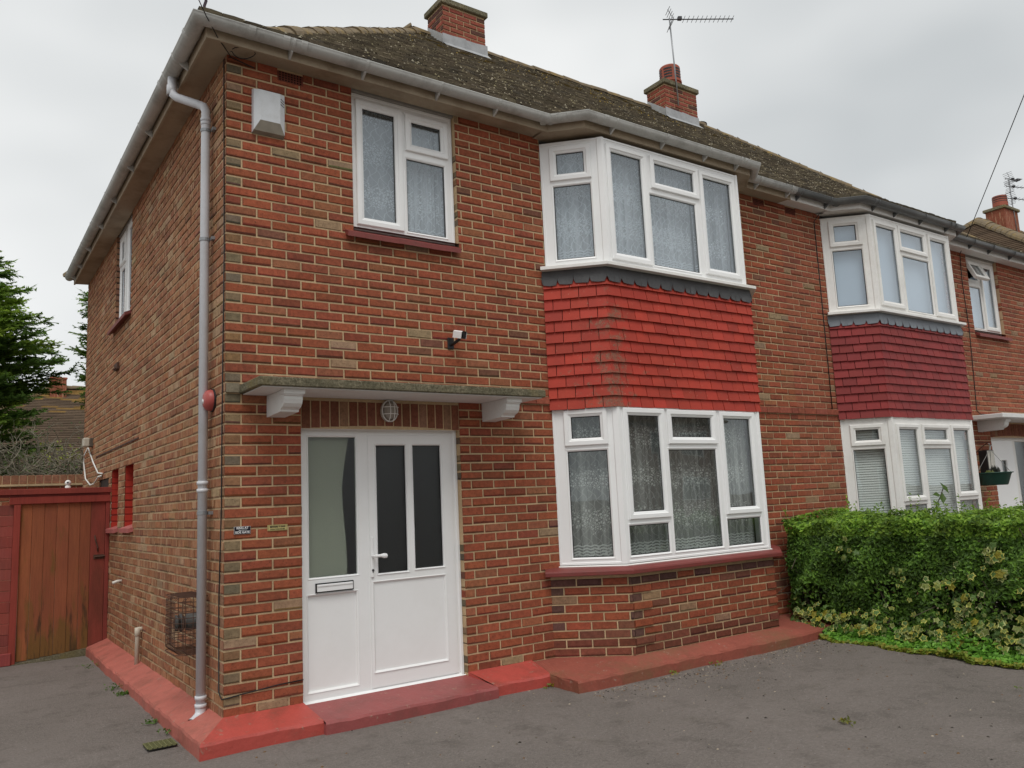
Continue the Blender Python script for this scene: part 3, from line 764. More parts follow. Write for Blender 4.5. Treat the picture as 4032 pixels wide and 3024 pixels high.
    leaf.plate(PD, 1.136, 1.904, .011, 1.956, lp + lo_l, h=.006)
    leaf.ring(PD, 1.136, 1.904, .011, 1.956, [(0, -.02), (0, .004), (.003, .006)])
    for h in lp: leaf.ring(PD, h[0] - .012, h[1] + .012, h[2] - .012, h[3] + .012, [(0, .006), (.003, .014), (.012, .006), (.013, -.012)]); leaf.ring(PD, h[0], h[1], h[2], h[3], [(-.001, -.009), (.005, -.0095)], mi=1)
    if not nb:
        leaf.ring(PD, low[0] - .012, low[1] + .012, low[2] - .012, low[3] + .012, [(0, .006), (.003, .013), (.014, .003), (.016, -.004)]); leaf.plate(PD, low[0] - .01, low[1] + .01, low[2] - .01, low[3] + .01, [], h=-.003)
    leaf.build('door_leaf', [M['upvc'], M['gasket']], dset)
    for h in lp + [dl[0]]:
        p = MB(); p.obox(PD(h[0] - .004, h[2] - .004, -.016), (h[1] - h[0] + .008, 0, 0), (0, 0, h[3] - h[2] + .008), (0, .006, 0)); p.build('obscure_pane', M['glass_obscure'], dset)
    if not nb:
        g = MB(); g.ring(PD, *dl[0], [(-.001, -.010), (.005, -.011)]); g.build('glazing_seal', M['gasket'], dset)
        lb = MB(); lb.obox(PD(.688, .768, 0), (.304, 0, 0), (0, 0, .070), (0, -.012, 0), mi=1)
        lb.obox(PD(.697, .777, .012), (.286, 0, 0), (0, 0, .052), (0, -.008, 0)); lb.obox(PD(.70, .815, .0195), (.28, 0, 0), (0, 0, .010), (0, -.006, 0)); lb.build('letterbox', [M['upvc'], M['black']], dset)
        hd = MB(); hd.bbox(1.140, 1.166, .07 - .020, .07 - .004, .84, 1.155, .006)
        hd.tube([PD(1.153, 1.008, .012), PD(1.153, 1.008, .055), PD(1.175, 1.008, .062), PD(1.20, 1.008, .062)], [.011, .011, .012, .012], 10)
        hd.tube([PD(1.195, 1.008, .062), PD(1.21, 1.008, .062), PD(1.23, 1.006, .063), PD(1.25, 1.004, .062), PD(1.258, 1.004, .06)], [.010, .014, .020, .018, .008], 12)
        hd.lathe([(0, .003), (.010, .003), (.010, -.001)], PD(1.153, .898, .022), 12, (0, -1, 0), mi=1); hd.obox(PD(1.150, .880, .021), (.006, 0, 0), (0, 0, .018), (0, -.003, 0), mi=1)
        hd.build('door_handle', [M['upvc'], M['darkmetal']], dset)
    # --- canopy with scrolled corbels
    mb = MB(); mb.bbox(.095, 2.545, -.475, -.002, 2.245, 2.31, .007)
    cn = mb.build('door_canopy', M['white_paint' if nb else 'concrete'], root)
    mb = MB(); mb.box(.125, 2.515, -.455, -.012, 2.238, 2.2445); mb.build('canopy_soffit', M['white_paint'], cn)
    for x in (.30, 2.19):
        mb = MB(); prof = [(-.004, 2.236), (-.40, 2.236), (-.40, 2.195), (-.385, 2.188), (-.385, 2.17), (-.375, 2.14), (-.35, 2.118), (-.318, 2.108), (-.305, 2.098), (-.305, 2.088), (-.25, 2.086), (-.004, 2.078)]
        wd = .135; a = [(x, y, z) for y, z in prof]; b = [(x + wd, y, z) for y, z in prof]; k = len(prof)
        mb.raw(a + b, [tuple(range(k)), tuple(range(2 * k - 1, k - 1, -1))] + [(i, k + i, k + (i + 1) % k, (i + 1) % k) for i in range(k)], [(1, 1, 1, 0)] * (k + 2))
        mb.box(x - .008, x + wd + .008, -.412, -.33, 2.204, 2.237)
        mb.build('corbel', M['white_paint'], cn)
    # --- eaves: soffit, fascia, gutter
    path = [(0, DEP), (0, 0), (3.02, 0), (3.27, -.25), (5.50, -.25), (5.75, 0), (W, 0)]
    fm = M['fascia_white' if nb else 'fascia']
    mb = MB(); mb.sweep(path, [(.180, 4.845), (.200, 4.845), (.200, 4.985), (.180, 4.985)], closed=True); mb.build('fascia', fm, root)
    mb = MB(); mb.sweep([(0, DEP), (0, 0), (2.98, 0)], [(.002, 4.868), (.18, 4.858), (.18, 4.872), (.002, 4.882)], closed=True)
    mb.sweep([(5.79, 0), (W, 0)], [(.002, 4.868), (.18, 4.858), (.18, 4.872), (.002, 4.882)], closed=True)
    pg = [(2.90, 0), (2.90, -.184), (2.948, -.184), (3.197, -.434), (5.573, -.434), (5.822, -.184), (5.87, -.184), (5.87, 0)]
    mb.face([(x, y, 4.852) for x, y in pg]); mb.build('soffit', fm, root)
    gm = M['gutter_dark' if nb else 'gutter']; gc = .262; gz = 4.955; R_ = .058
    prof = [(gc + R_ * math.cos(t), gz - R_ * 1.05 * math.sin(t)) for t in [math.pi * k / 14 for k in range(15)]]
    prof = [(gc + R_ + .004, gz + .006)] + prof + [(gc - R_, gz + .006)]; inner = [(gc + (o - gc) * .93, z + .004) for o, z in prof[::-1]]
    mb = MB(); mb.sweep(path, prof + inner, closed=True); gut = mb.build('gutter', gm, root, True)
    for k, f in enumerate(gut.data.polygons): f.use_smooth = len(f.vertices) == 4
    def girth(p0, p1, t, wdt, grow):
        p0, p1 = np.array(p0), np.array(p1); d = (p1 - p0) / np.linalg.norm(p1 - p0); c = p0 + d * t
        q = MB(); q.sweep([tuple(c - d * wdt / 2), tuple(c + d * wdt / 2)], [(gc + (R_ + grow) * math.cos(a), gz + .008 - (R_ + grow) * 1.05 * math.sin(a)) for a in [math.pi * k / 12 for k in range(13)]]
                          + [(gc + (R_ - .002) * math.cos(a), gz + .008 - (R_ - .002) * 1.05 * math.sin(a)) for a in [math.pi * k / 12 for k in range(12, -1, -1)]], closed=True)
        return q, c, d
    spots = [((0, 0), (3, 0), t, k) for t, k in ((.42, 'b'), (.36, 'u'), (.50, 'u'), (1.03, 'b'), (1.72, 'b'), (2.32, 'b'), (2.92, 'u'), (.10, 'u'))]
    spots += [((3.27, -.25), (5.5, -.25), t, k) for t, k in ((.10, 'u'), (.24, 'b'), (.92, 'b'), (1.55, 'b'), (2.12, 'u'), (2.05, 'b'))]
    spots += [((3.02, 0), (3.27, -.25), .05, 'u'), ((3.02, 0), (3.27, -.25), .16, 'u'), ((3.02, 0), (3.27, -.25), .31, 'u')]
    spots += [((5.75, 0), (W, 0), t, k) for t, k in ((.05, 'u'), (.22, 'b'), (.80, 'b'))]
    spots += [((0, DEP), (0, 0), t, k) for t, k in ((.25, 'b'), (.9, 'b'), (1.05, 'u'), (1.75, 'b'), (2.6, 'u'), (2.75, 'b'), (3.7, 'b'), (4.7, 'b'), (5.6, 'b'), (6.62, 'b'), (6.45, 'u'), (6.95, 'b'), (7.32, 'u'))]
    for p0, p1, t, k in spots:
        if k == 'u': q, c, d = girth(p0, p1, t, .05, .008); q.build('gutter_joint', gm, gut)
        else:
            q, c, d = girth(p0, p1, t, .020, .008); n = np.array([d[1], -d[0]])
            for s_ in (0,):
                a = c + n * .202; q.obox((a[0] - d[0] * .009, a[1] - d[1] * .009, 4.848), (d[0] * .018, d[1] * .018, 0), (n[0] * .06, n[1] * .06, .035), (0, 0, .06))
            q.build('gutter_bracket', gm, gut)
    # --- roof
    mb = MB(); Wl = W
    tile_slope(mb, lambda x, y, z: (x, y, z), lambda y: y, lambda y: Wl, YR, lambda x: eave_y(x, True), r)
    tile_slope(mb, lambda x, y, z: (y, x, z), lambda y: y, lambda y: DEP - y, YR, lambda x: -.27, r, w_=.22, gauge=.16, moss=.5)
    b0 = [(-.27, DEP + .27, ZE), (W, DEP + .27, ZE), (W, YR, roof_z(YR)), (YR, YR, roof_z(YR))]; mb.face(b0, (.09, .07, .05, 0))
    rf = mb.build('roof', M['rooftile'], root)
    mb = MB(); hp = [(q, q, roof_z(q) - .028) for q in (-.17, -.02, .15, .5, 1.2, 2.2, 3.60)]
    ridge_run(mb, hp, r); ridge_run(mb, [(3.60, YR, roof_z(YR) - .025), (W, YR, roof_z(YR) - .025)], r)
    ridge_run(mb, [(-.25, DEP + .25, ZE + .03), (3.62, YR, roof_z(YR) + .03)], r); mb.build('ridge_tiles', M['ridge'], rf)
    # --- chimney
    cx0, cx1 = cfg['chim']; cy0, cy1 = 3.2, 3.62; zt = 8.42
    mb = MB(); kb, kt = int(7.5 / CH), int(zt / CH)
    for O, U, Nn, Ln in (((cx0, cy0, 0), (1, 0, 0), (0, -1, 0), cx1 - cx0), ((cx1, cy0, 0), (0, 1, 0), (1, 0, 0), cy1 - cy0), ((cx0, cy1, 0), (0, -1, 0), (-1, 0, 0), cy1 - cy0), ((cx1, cy1, 0), (-1, 0, 0), (0, 1, 0), cx1 - cx0)):
        Q = frame_map(O, U, Nn); mb.plate(Q, 0, Ln, 7.3, zt, [], mi=1)
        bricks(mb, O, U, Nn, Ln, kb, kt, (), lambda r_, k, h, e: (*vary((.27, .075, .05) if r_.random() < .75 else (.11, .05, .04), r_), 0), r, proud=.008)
    ch = mb.build('chimney', [M['brick'], M['mortar']], root)
    mb = MB(); mb.bbox(cx0 - .045, cx1 + .045, cy0 - .045, cy1 + .045, zt, zt + .085, .01); mb.build('chimney_cap', M['concrete'], ch)
    mb = MB()
    for i in range(4):
        a = cx0 - .02 + (cx1 - cx0 + .04) * i / 4; b = a + (cx1 - cx0 + .04) / 4 + .01
        mb.face([(a, cy0 - .11, roof_z(cy0 - .11) + .03), (b, cy0 - .11, roof_z(cy0 - .11) + .03), (b, cy0 - .014 - .002 * i, roof_z(cy0) + .03), (a, cy0 - .014 - .002 * i, roof_z(cy0) + .03)])
        mb.face([(a, cy0 - .014 - .002 * i, roof_z(cy0) + .02), (b, cy0 - .014 - .002 * i, roof_z(cy0) + .02), (b, cy0 - .012 - .002 * i, roof_z(cy0) + .17 + .015 * (i % 2)), (a, cy0 - .012 - .002 * i, roof_z(cy0) + .17)])
    for sx, x in ((-1, cx0 - .013), (1, cx1 + .013)):
        mb.face([(x, cy0 - .014, roof_z(cy0) - .05), (x, cy1, roof_z(cy1) - .05), (x, cy1, roof_z(cy1) + .12), (x, cy0 - .014, roof_z(cy0) + .15)])
    mb.build('chimney_flashing', M['lead_grey'], ch)
    if cfg.get('pot'):
        px, py = cfg['pot']; mb = MB(); b = zt + .08
        mb.lathe([(.185, b), (.18, b + .10), (.20, b + .105), (.20, b + .135), (.184, b + .14), (.184, b + .40), (.17, b + .42), (.0, b + .43)], (px, py, 0), 24)
        for j in range(4):
            z = b + .17 + j * .052
            for i in range(6):
                a0 = i * math.pi / 3 + .1; a1 = a0 + .80; rr = .188
                for q_ in range(6):
                    b0, b1 = a0 + (a1 - a0) * q_ / 6, a0 + (a1 - a0) * (q_ + 1) / 6
                    mb.face([(px + rr * math.cos(a), py + rr * math.sin(a), zz) for a, zz in ((b0, z), (b1, z), (b1, z + .028), (b0, z + .028))], mi=1)
        mb.build('chimney_pot', [M['terracotta'], M['black']], ch)
    # --- air bricks
    for x in ((.393, ) if not nb else (6.30, )) + ((6.18, ) if not nb else ()):
        mb = MB(); mb.obox((x, -.006, 4.765), (.208, 0, 0), (0, .02, 0), (0, 0, .085), (.16, .045, .03, 0))
        for i in range(8):
            for j in range(4 if True else 3):
                a = x + .012 + i * .024; c = 4.772 + j * .020; mb.face([(a, -.0075, c), (a + .013, -.0075, c), (a + .013, -.0075, c + .012), (a, -.0075, c + .012)], (.008, .006, .005, 0))
        mb.build('air_brick', M['brick'], root)
    return root, locals()

ours = dict(seed=11, tile=(.375, .036, .018), tilemat='clad_orange', lead='lead', chim=(3.87, 4.575), label='near half of the brick pair, with orange-red tile-hung bay and concrete door canopy')
H1, E1 = house(ours)
theirs = dict(seed=23, mir=W, tile=(.23, .024, .022), tilemat='clad_crimson', lead='lead_new', chim=(2 * W - 9.085, 2 * W - 8.295), pot=(2 * W - 8.70, 3.42), label='far half of the brick pair, with crimson tile-hung bay and white door canopy')
H2, E2 = house(theirs)
MIR[0] = None

# ---------------------------------------------------------------- ground
R = random.Random(5)
def rsurf(x, y): return -.155 + .008 * math.sin(x * 1.3 + y * .7) + .006 * math.sin(x * 3.1 - y * 2.3)
mb = MB()
xs = [-300, -60, -20] + [-8 + i * .5 for i in range(60)] + [30, 70, 300]; ys = [-300, -60, -25] + [-12 + i * .5 for i in range(60)] + [25, 70, 300]
V = [(x, y, rsurf(x, y) if -8 <= x <= 21 and -12 <= y <= 17 else -.155) for x in xs for y in ys]; n = len(ys)
mb.raw(V, [(i * n + j, (i + 1) * n + j, (i + 1) * n + j + 1, i * n + j + 1) for i in range(len(xs) - 1) for j in range(n - 1)], [(1, 1, 1, 0)] * ((len(xs) - 1) * (n - 1)))
structure(mb.build('driveway_ground', M['tarmac'], None, True, (0, 0, -.155)))
mb = MB(); pts = [(5.92, -.62), (5.88, -1.7), (5.80, -2.7), (5.78, -6.5), (7.6, -6.5), (7.6, -.1), (6.3, -.1), (6.25, -.6)]
mb.face([(x, y, -.139) for x, y in pts]); structure(mb.build('hedge_bed', M['soil']))

# ---------------------------------------------------------------- painted plinth round our house
GZ = -.18
def plinth(name, inner, outer, mat, zi=.018, zo=-.062, cham=.012):
    mb = MB(); n = len(inner)
    for i in range(n - 1):
        a, b, c, d = inner[i], inner[i + 1], outer[i + 1], outer[i]
        def lip(o, q):
            v = np.array(q, float) - np.array(o, float); v /= np.linalg.norm(v) + 1e-9; return (q[0] - v[0] * cham, q[1] - v[1] * cham)
        c2, d2 = lip(b, c), lip(a, d)
        m = max(2, int(math.dist(d, c) / .09)); jz = [R.uniform(-.006, .006) for _ in range(m + 1)]; jo = [(R.uniform(-.006, .006), R.uniform(-.006, .006)) for _ in range(m + 1)]; jz[0] = jz[-1] = 0; jo[0] = jo[-1] = (0, 0)
        for k in range(m):
            t0, t1 = k / m, (k + 1) / m
            L_ = lambda p, q, t: (p[0] + (q[0] - p[0]) * t, p[1] + (q[1] - p[1]) * t)
            pa, pb, pc, pd = L_(a, b, t0), L_(a, b, t1), L_(d2, c2, t1), L_(d2, c2, t0)
            qc, qd = L_(d, c, t1), L_(d, c, t0); qc = (qc[0] + jo[k + 1][0], qc[1] + jo[k + 1][1]); qd = (qd[0] + jo[k][0], qd[1] + jo[k][1]); e1, e0 = jz[k + 1], jz[k]
            mb.face([(*pa, zi), (*pd, zo + cham * .5 + e0), (*pc, zo + cham * .5 + e1), (*pb, zi)])
            mb.face([(*pd, zo + cham * .5 + e0), (*qd, zo - cham + e0), (*qc, zo - cham + e1), (*pc, zo + cham * .5 + e1)])
            mb.face([(*qd, zo - cham + e0), (*qd, GZ), (*qc, GZ), (*qc, zo - cham + e1)])
    for i in (0, n - 1):
        a, d = inner[i], outer[i]; mb.face([(*a, zi), (*d, zo - cham), (*d, GZ), (*a, GZ)])
    return mb.build(name, mat, H1)
plinth('plinth', [(0, 4.82), (0, 2.4), (0, 0)], [(-.225, 4.82), (-.225, 2.4), (-.225, -.285)], M['plinth'])
plinth('plinth', [(0, 0), (.5613, -.0)], [(-.225, -.285), (.60, -.300)], M['plinth_fresh'])
plinth('doorstep', [(.5613, 0.03), (1.9575, .03)], [(.60, -.335), (2.03, -.335)], M['step'], zi=-.01, zo=-.068)
plinth('plinth', [(1.9575, 0), (2.60, 0)], [(2.03, -.29), (2.59, -.29)], M['plinth_fresh'])
plinth('bay_plinth', [(2.60, .0), (2.85, 0), (3.40, -.46), (4.4, -.46), (5.37, -.46), (5.92, 0), (6.3, 0)], [(2.578, -.20), (2.575, -.66), (3.3, -.655), (4.4, -.66), (5.55, -.67), (5.95, -.64), (6.3, -.60)], M['plinth_dirty'], zi=.0, zo=-.066)

# ---------------------------------------------------------------- details fixed to our house
MIRNONE = None
# side window
PSd = frame_map((.045, 0, 0), (0, 1, 0), (-1, 0, 0))
sw = window(H1, PSd, 3.80, 4.835, 3.70, 4.88, [(3.92, 4.20, 3.79, 4.79, 's'), (4.50, 4.72, 4.53, 4.76, 's'), (4.48, 4.74, 3.77, 4.40, 'f')], M['glass_up'])
mb = MB(); mb.obox((-.075, 3.73, 3.625), (.125, 0, .055), (0, 1.19, 0), (0, 0, .038)); mb.build('sill', M['sillred'], sw)
# painted recesses
for y0, y1, z0, z1 in ((3.42, 3.92, 1.29, 1.97), (4.33, 4.80, 1.28, 1.96)):
    mb = MB(); red = lambda r_, k, h, e: (*vary((.38, .035, .02), r_, .05), 0); d = .115
    mb.face([(d, y0, z0), (d, y1, z0), (d, y1, z1), (d, y0, z1)], (.40, .04, .025, 0))
    bricks(mb, (d, y0, 0), (0, 1, 0), (-1, 0, 0), y1 - y0, 17, 27, (), red, R, proud=.006, gap=.002)
    for y, sg in ((y0, 1), (y1, -1)):
        mb.face([(0.004, y, z0), (d, y, z0), (d, y, z1), (0.004, y, z1)], (.40, .04, .025, 0)); bricks(mb, (0.004, y, 0), (1, 0, 0), (0, sg, 0), d - .006, 17, 26, (), red, R, proud=.004, pitch=.3, gap=.002)
    mb.face([(0, y0, z1), (0, y1, z1), (d, y1, z1), (d, y0, z1)], (.30, .04, .025, 0))
    q = mb.build('painted_recess', attr_mat('bright_red_paint', .55, 0, 20, .08, .2) if 'redp' not in M else M['redp'], H1); M['redp'] = q.data.materials[0]
    mb = MB(); mb.obox((-.05, y0 - .05, z0 - .055), (d + .05, 0, .05), (0, y1 - y0 + .08, 0), (0, 0, .045)); mb.build('recess_sill', M['sillpink'], q)
# rear side window with a segmental head, lace behind it
mb = MB(); mb.box(.10, .118, 5.02, 5.74, 1.2, 1.74, (1, 1, 1, 0)); mb.build('window', M['glass'], H1)
mb = MB(); mb.box(.02, .10, 5.005, 5.755, 1.78, 1.90); mb.build('window_head', M['black'], H1)
curtain(frame_map((.10, 0, 0), (0, 1, 0), (-1, 0, 0)), 5.03, 5.73, 1.2, 1.78, 'pale patterned net in the arched window above the gate', .002, .2, 'lace', h0=.002)
# lintel drip line above the recesses
mb = MB(); mb.obox((-.014, 3.14, 2.196), (.016, 0, 0), (0, 2.9, 0), (0, 0, .016)); mb.build('lintel_edge', M['rust'], H1)

# downpipe with swan neck, clips and shoe
mb = MB(); x_, y_ = -.062, .355; rr = .034
pipe = [(-.262, .62, 4.90), (-.262, .62, 4.80), (-.255, .605, 4.755), (-.235, .575, 4.72), (-.10, .41, 4.615), (-.074, .372, 4.59), (x_, y_, 4.545), (x_, y_, 4.48), (x_, y_, .02)]
mb.tube(pipe, rr, 16); dp = mb.build('downpipe', M['pipe'], H1, True)
for z, gr in ((4.47, .006), (4.44, .004), (1.62, .007), (1.565, .007), (.10, .007), (.045, .007)):
    mb = MB(); mb.lathe([(rr, z - .014), (rr + gr, z - .012), (rr + gr, z + .012), (rr, z + .014)], (x_, y_, 0), 18); mb.build('collar', M['pipe'], dp, True)
mb = MB(); mb.lathe([(rr, -.05), (rr + .006, -.048), (rr + .006, .03), (rr, .032)], (-.262, .62, 4.80), 18); mb.build('collar', M['pipe'], dp, True)
for z in (3.49, 1.40, 4.38):
    mb = MB(); mb.lathe([(rr + .001, z - .013), (rr + .005, z - .012), (rr + .005, z + .012), (rr + .001, z + .013)], (x_, y_, 0), 18)
    mb.obox((-.03, y_ - .085, z - .012), (.028, 0, 0), (0, .055, 0), (0, 0, .024)); mb.build('pipe_clip', M['steel'], dp)
mb = MB(); sh = [(x_, y_, .03), (x_, y_, -.002), (x_ - .012, y_ - .010, -.026), (x_ - .045, y_ - .035, -.046), (x_ - .075, y_ - .06, -.056)]
mb.tube(sh, [rr + .003] * 5, 16, cap=False); mb.tube(sh[1:], [rr - .003] * 4, 16, cap=False); mb.build('pipe_shoe', M['pipe'], dp, True)

# ---------------------------------------------------------------- small things on the walls
P0 = frame_map((0, 0, 0), (1, 0, 0), (0, -1, 0))
# alarm box
t_ = thing('alarm_box', 'pale grey alarm box with louvre slots high on the brick corner', 'alarm box', (.312, 0, 4.24))
mb = MB(); prof = [(.188, .0), (.192, .045), (.235, .075), (.39, .075), (.434, .045), (.438, .0)]
top, bot = 4.635, 4.275
A = [P0(u, top - (.012 if 1 < i < 4 else 0), h) for i, (u, h) in enumerate(prof)]; Bm = [P0(u, bot + .085 if 1 < i < 4 else bot + .0, h) for i, (u, h) in enumerate(prof)]
A = [P0(u, top - h * .3, h) for u, h in prof]; Bm = [P0(u, bot + max(0, h - .04) * 2.6, h) for u, h in prof]
for i in range(5): mb.face([Bm[i], Bm[i + 1], A[i + 1], A[i]])
mb.face(A); mb.build('casing', plain('aged_white_plastic', (.62, .64, .66), .45, .06, 8, 0, 60, (.4, .4, .38), .4), t_)
mb = MB(); lo = [P0(u, bot + max(0, h - .04) * 2.6 + .0005, h) for u, h in prof]; mb.face([lo[1], lo[4], lo[3], lo[2]]); mb.face([lo[0], lo[5], lo[4], lo[1]])
mb.build('underside', plain('dark_brown_grey_plastic', (.28, .25, .20), .6, .3, 14), t_)  # downward faces coloured darker and browner than the casing
mb = MB()
for k in range(3):
    z = 4.565 - k * .022; mb.obox(P0(.197, z - .008, .048), (.034, -.0235, .010), (0, 0, .006), (0.001, .002, 0)); mb.obox(P0(.428, z - .004, .051), (-.034, -.0235, .010), (0, 0, .006), (-.001, .002, 0))
mb.build('louvres', M['black'], t_)
# security camera
t_ = thing('security_camera', 'small white security camera on a black wall bracket above the canopy', 'camera', (1.91, 0, 2.72))
mb = MB(); mb.bbox(1.865, 1.925, -.018, 0, 2.70, 2.80, .004); mb.tube([(1.895, -.01, 2.735), (1.90, -.07, 2.745), (1.915, -.115, 2.765), (1.92, -.12, 2.785)], .014, 8); mb.build('bracket', M['black'], t_)
mb = MB(); fw = Vector((.14, -.95, -.26)).normalized(); rt = Vector((0, 0, 1)).cross(fw).normalized() * -1; upv = rt.cross(fw).normalized()
if upv.z < 0: upv = -upv
c0 = Vector((1.910, -.075, 2.825)); hw = .029; Lc = .115
def cp(a, b, l): return tuple(c0 + rt * a + upv * b + fw * l)
sec = [(-hw, -.035), (hw, -.035), (hw, .022), (hw * .6, .030), (-hw * .6, .030), (-hw, .022)]
v = [cp(a, b, 0) for a, b in sec] + [cp(a, b, Lc) for a, b in sec]
mb.raw(v, [tuple(range(5, -1, -1))] + [(i, (i + 1) % 6, 6 + (i + 1) % 6, 6 + i) for i in range(6)], [(1, 1, 1, 0)] * 7); mb.build('camera_housing', M['upvc'], t_)
mb = MB(); v = [cp(a * .96, b * .96, Lc - .006) for a, b in sec]; mb.raw(v, [tuple(range(6))], [(1, 1, 1, 0)]); mb.lathe([(.0, .008), (.016, .008), (.018, .0)], cp(0, -.002, Lc - .006), 14, tuple(fw)); mb.build('camera_front', M['black'], t_)
# bell sounder round the corner
t_ = thing('bell_sounder', 'round red alarm bell with a white lamp on the side wall by the corner', 'alarm bell', (0, .30, 2.15))
mb = MB(); mb.lathe([(.088, 0), (.088, .016), (.080, .018)], (0, .30, 2.232), 24, (-1, 0, 0)); mb.build('back_plate', M['black'], t_)
mb = MB(); mb.lathe([(.080, .014), (.080, .035), (.070, .058), (.045, .074), (.0, .078)], (0, .30, 2.232), 28, (-1, 0, 0)); mb.build('dome', plain('faded_red_plastic', (.38, .075, .065), .4, .05), t_, True)
mb = MB(); mb.lathe([(.022, .062), (.020, .078), (.0, .084)], (0, .318, 2.225), 14, (-1, -.25, 0)); mb.build('strobe_lens', M['upvc'], t_, True)
# bulkhead lamp over the door
t_ = thing('bulkhead_lamp', 'oval white bulkhead lamp with wire cage above the front door', 'wall lamp', (1.288, 0, 2.06))
def oval(cx, cz, a, b, n=28): return [(cx + a * math.cos(2 * math.pi * i / n), cz + b * math.sin(2 * math.pi * i / n)) for i in range(n)]
mb = MB(); rows = [[P0(x, z, h) for x, z in oval(1.288, 2.147, a, b)] for a, b, h in ((.070, .088, .0), (.070, .088, .03), (.058, .076, .036))]
for q, w2 in zip(rows[:-1], rows[1:]):
    for i in range(28): mb.face([q[i], q[(i + 1) % 28], w2[(i + 1) % 28], w2[i]])
mb.build('lamp_base', plain('cream_lamp_base', (.42, .38, .32), .5, .1), t_, True)
mb = MB(); rows = [[P0(x, z, h) for x, z in oval(1.288, 2.147, a, b)] for a, b, h in ((.055, .072, .034), (.052, .068, .055), (.040, .053, .075), (.018, .026, .084), (.001, .001, .085))]
for q, w2 in zip(rows[:-1], rows[1:]):
    for i in range(28): mb.face([q[i], q[(i + 1) % 28], w2[(i + 1) % 28], w2[i]])
mb.build('glass_dome', plain('frosted_lamp_glass', (.32, .29, .25), .25, .1), t_, True)
mb = MB()
for x in (-.018, .018): mb.tube([P0(1.288 + x, 2.147 + .088 * math.sin(t) * .98, .036 + .055 * max(0, math.cos(t))) for t in [-1.5 + i * .3 for i in range(11)]], .0035, 6)
for z in (-.028, .028): mb.tube([P0(1.288 + .070 * math.sin(t), 2.147 + z, .036 + .055 * max(0, math.cos(t))) for t in [-1.5 + i * .3 for i in range(11)]], .0035, 6)
mb.tube([P0(x, z, .04) for x, z in oval(1.288, 2.147, .068, .086)] + [P0(1.288 + .068, 2.147, .04)], .0045, 6)
mb.build('wire_cage', M['upvc_dirty'], t_, True)
# signs
def text_mesh(txt, size, at, parent, mat, name='lettering', sx=1.0, bold=.0):
    cu = bpy.data.curves.new('lettering', 'FONT'); cu.body = txt; cu.size = size; cu.align_x = 'CENTER'; cu.align_y = 'CENTER'; cu.extrude = .0004; cu.offset = bold; cu.resolution_u = 3
    o = bpy.data.objects.new('lettering', cu); COL.objects.link(o); bpy.context.view_layer.update()
    me = bpy.data.meshes.new_from_object(o.evaluated_get(bpy.context.evaluated_depsgraph_get())); COL.objects.unlink(o); bpy.data.objects.remove(o)
    me.transform(Matrix.Translation(at) @ Matrix.Rotation(math.pi / 2, 4, 'X') @ Matrix.Diagonal((sx, 1, 1, 1))); me.materials.clear(); me.materials.append(mat)
    q = bpy.data.objects.new(name, me); COL.objects.link(q); attach(q, parent); return q
white_l = plain('white_lettering', (.75, .75, .75), .5, .02); black_l = plain('black_lettering', (.01, .01, .01), .5, .02)
t_ = thing('ring_sign', 'small black sign reading RING AT SIDE GATE with an arrow', 'sign', (.122, 0, 1.24))
mb = MB(); mb.obox((.064, -.012, 1.2405), (.116, 0, 0), (0, .006, 0), (0, 0, .0535)); mb.build('sign_edge', plain('white_sign_edge', (.6, .6, .6), .4, .02), t_)
mb = MB(); mb.obox((.0655, -.0128, 1.242), (.113, 0, 0), (0, .001, 0), (0, 0, .0505)); mb.build('sign_face', plain('navy_black_plastic', (.012, .012, .020), .3, .05), t_)
text_mesh('RING AT', .0215, (.122, -.0134, 1.2825), t_, white_l, bold=.0006); text_mesh('SIDE GATE', .0215, (.122, -.0134, 1.2525), t_, white_l, bold=.0006)
mb = MB(); mb.obox((.098, -.0138, 1.2665), (.054, 0, 0), (0, .0008, 0), (0, 0, .0022)); mb.face([(.094, -.0136, 1.2676), (.106, -.0136, 1.2640), (.106, -.0136, 1.2712)]); mb.build('arrow', white_l, t_)
t_ = thing('dog_sign', 'small brass sign reading BEWARE OF THE DOG', 'sign', (.3765, 0, 1.25))
mb = MB(); mb.obox((.303, -.011, 1.2505), (.147, 0, 0), (0, .005, 0), (0, 0, .0425)); mb.build('sign_face', plain('pale_brass', (.56, .47, .20), .35, .08, 30, metal=.2), t_)
mb = MB(); Pb = frame_map((0, -.0116, 0), (1, 0, 0), (0, -1, 0)); mb.ring(Pb, .307, .446, 1.254, 1.289, [(0, 0), (.0015, .0002)]); mb.build('border', black_l, t_)
text_mesh('BEWARE     DOG', .0150, (.3765, -.0120, 1.2780), t_, black_l, bold=.0008); text_mesh('OF\nTHE', .0058, (.389, -.0120, 1.2795), t_, black_l, bold=.0002); text_mesh('ENTER AT YOUR OWN RISK', .0085, (.3765, -.0120, 1.2615), t_, black_l, bold=.0003)
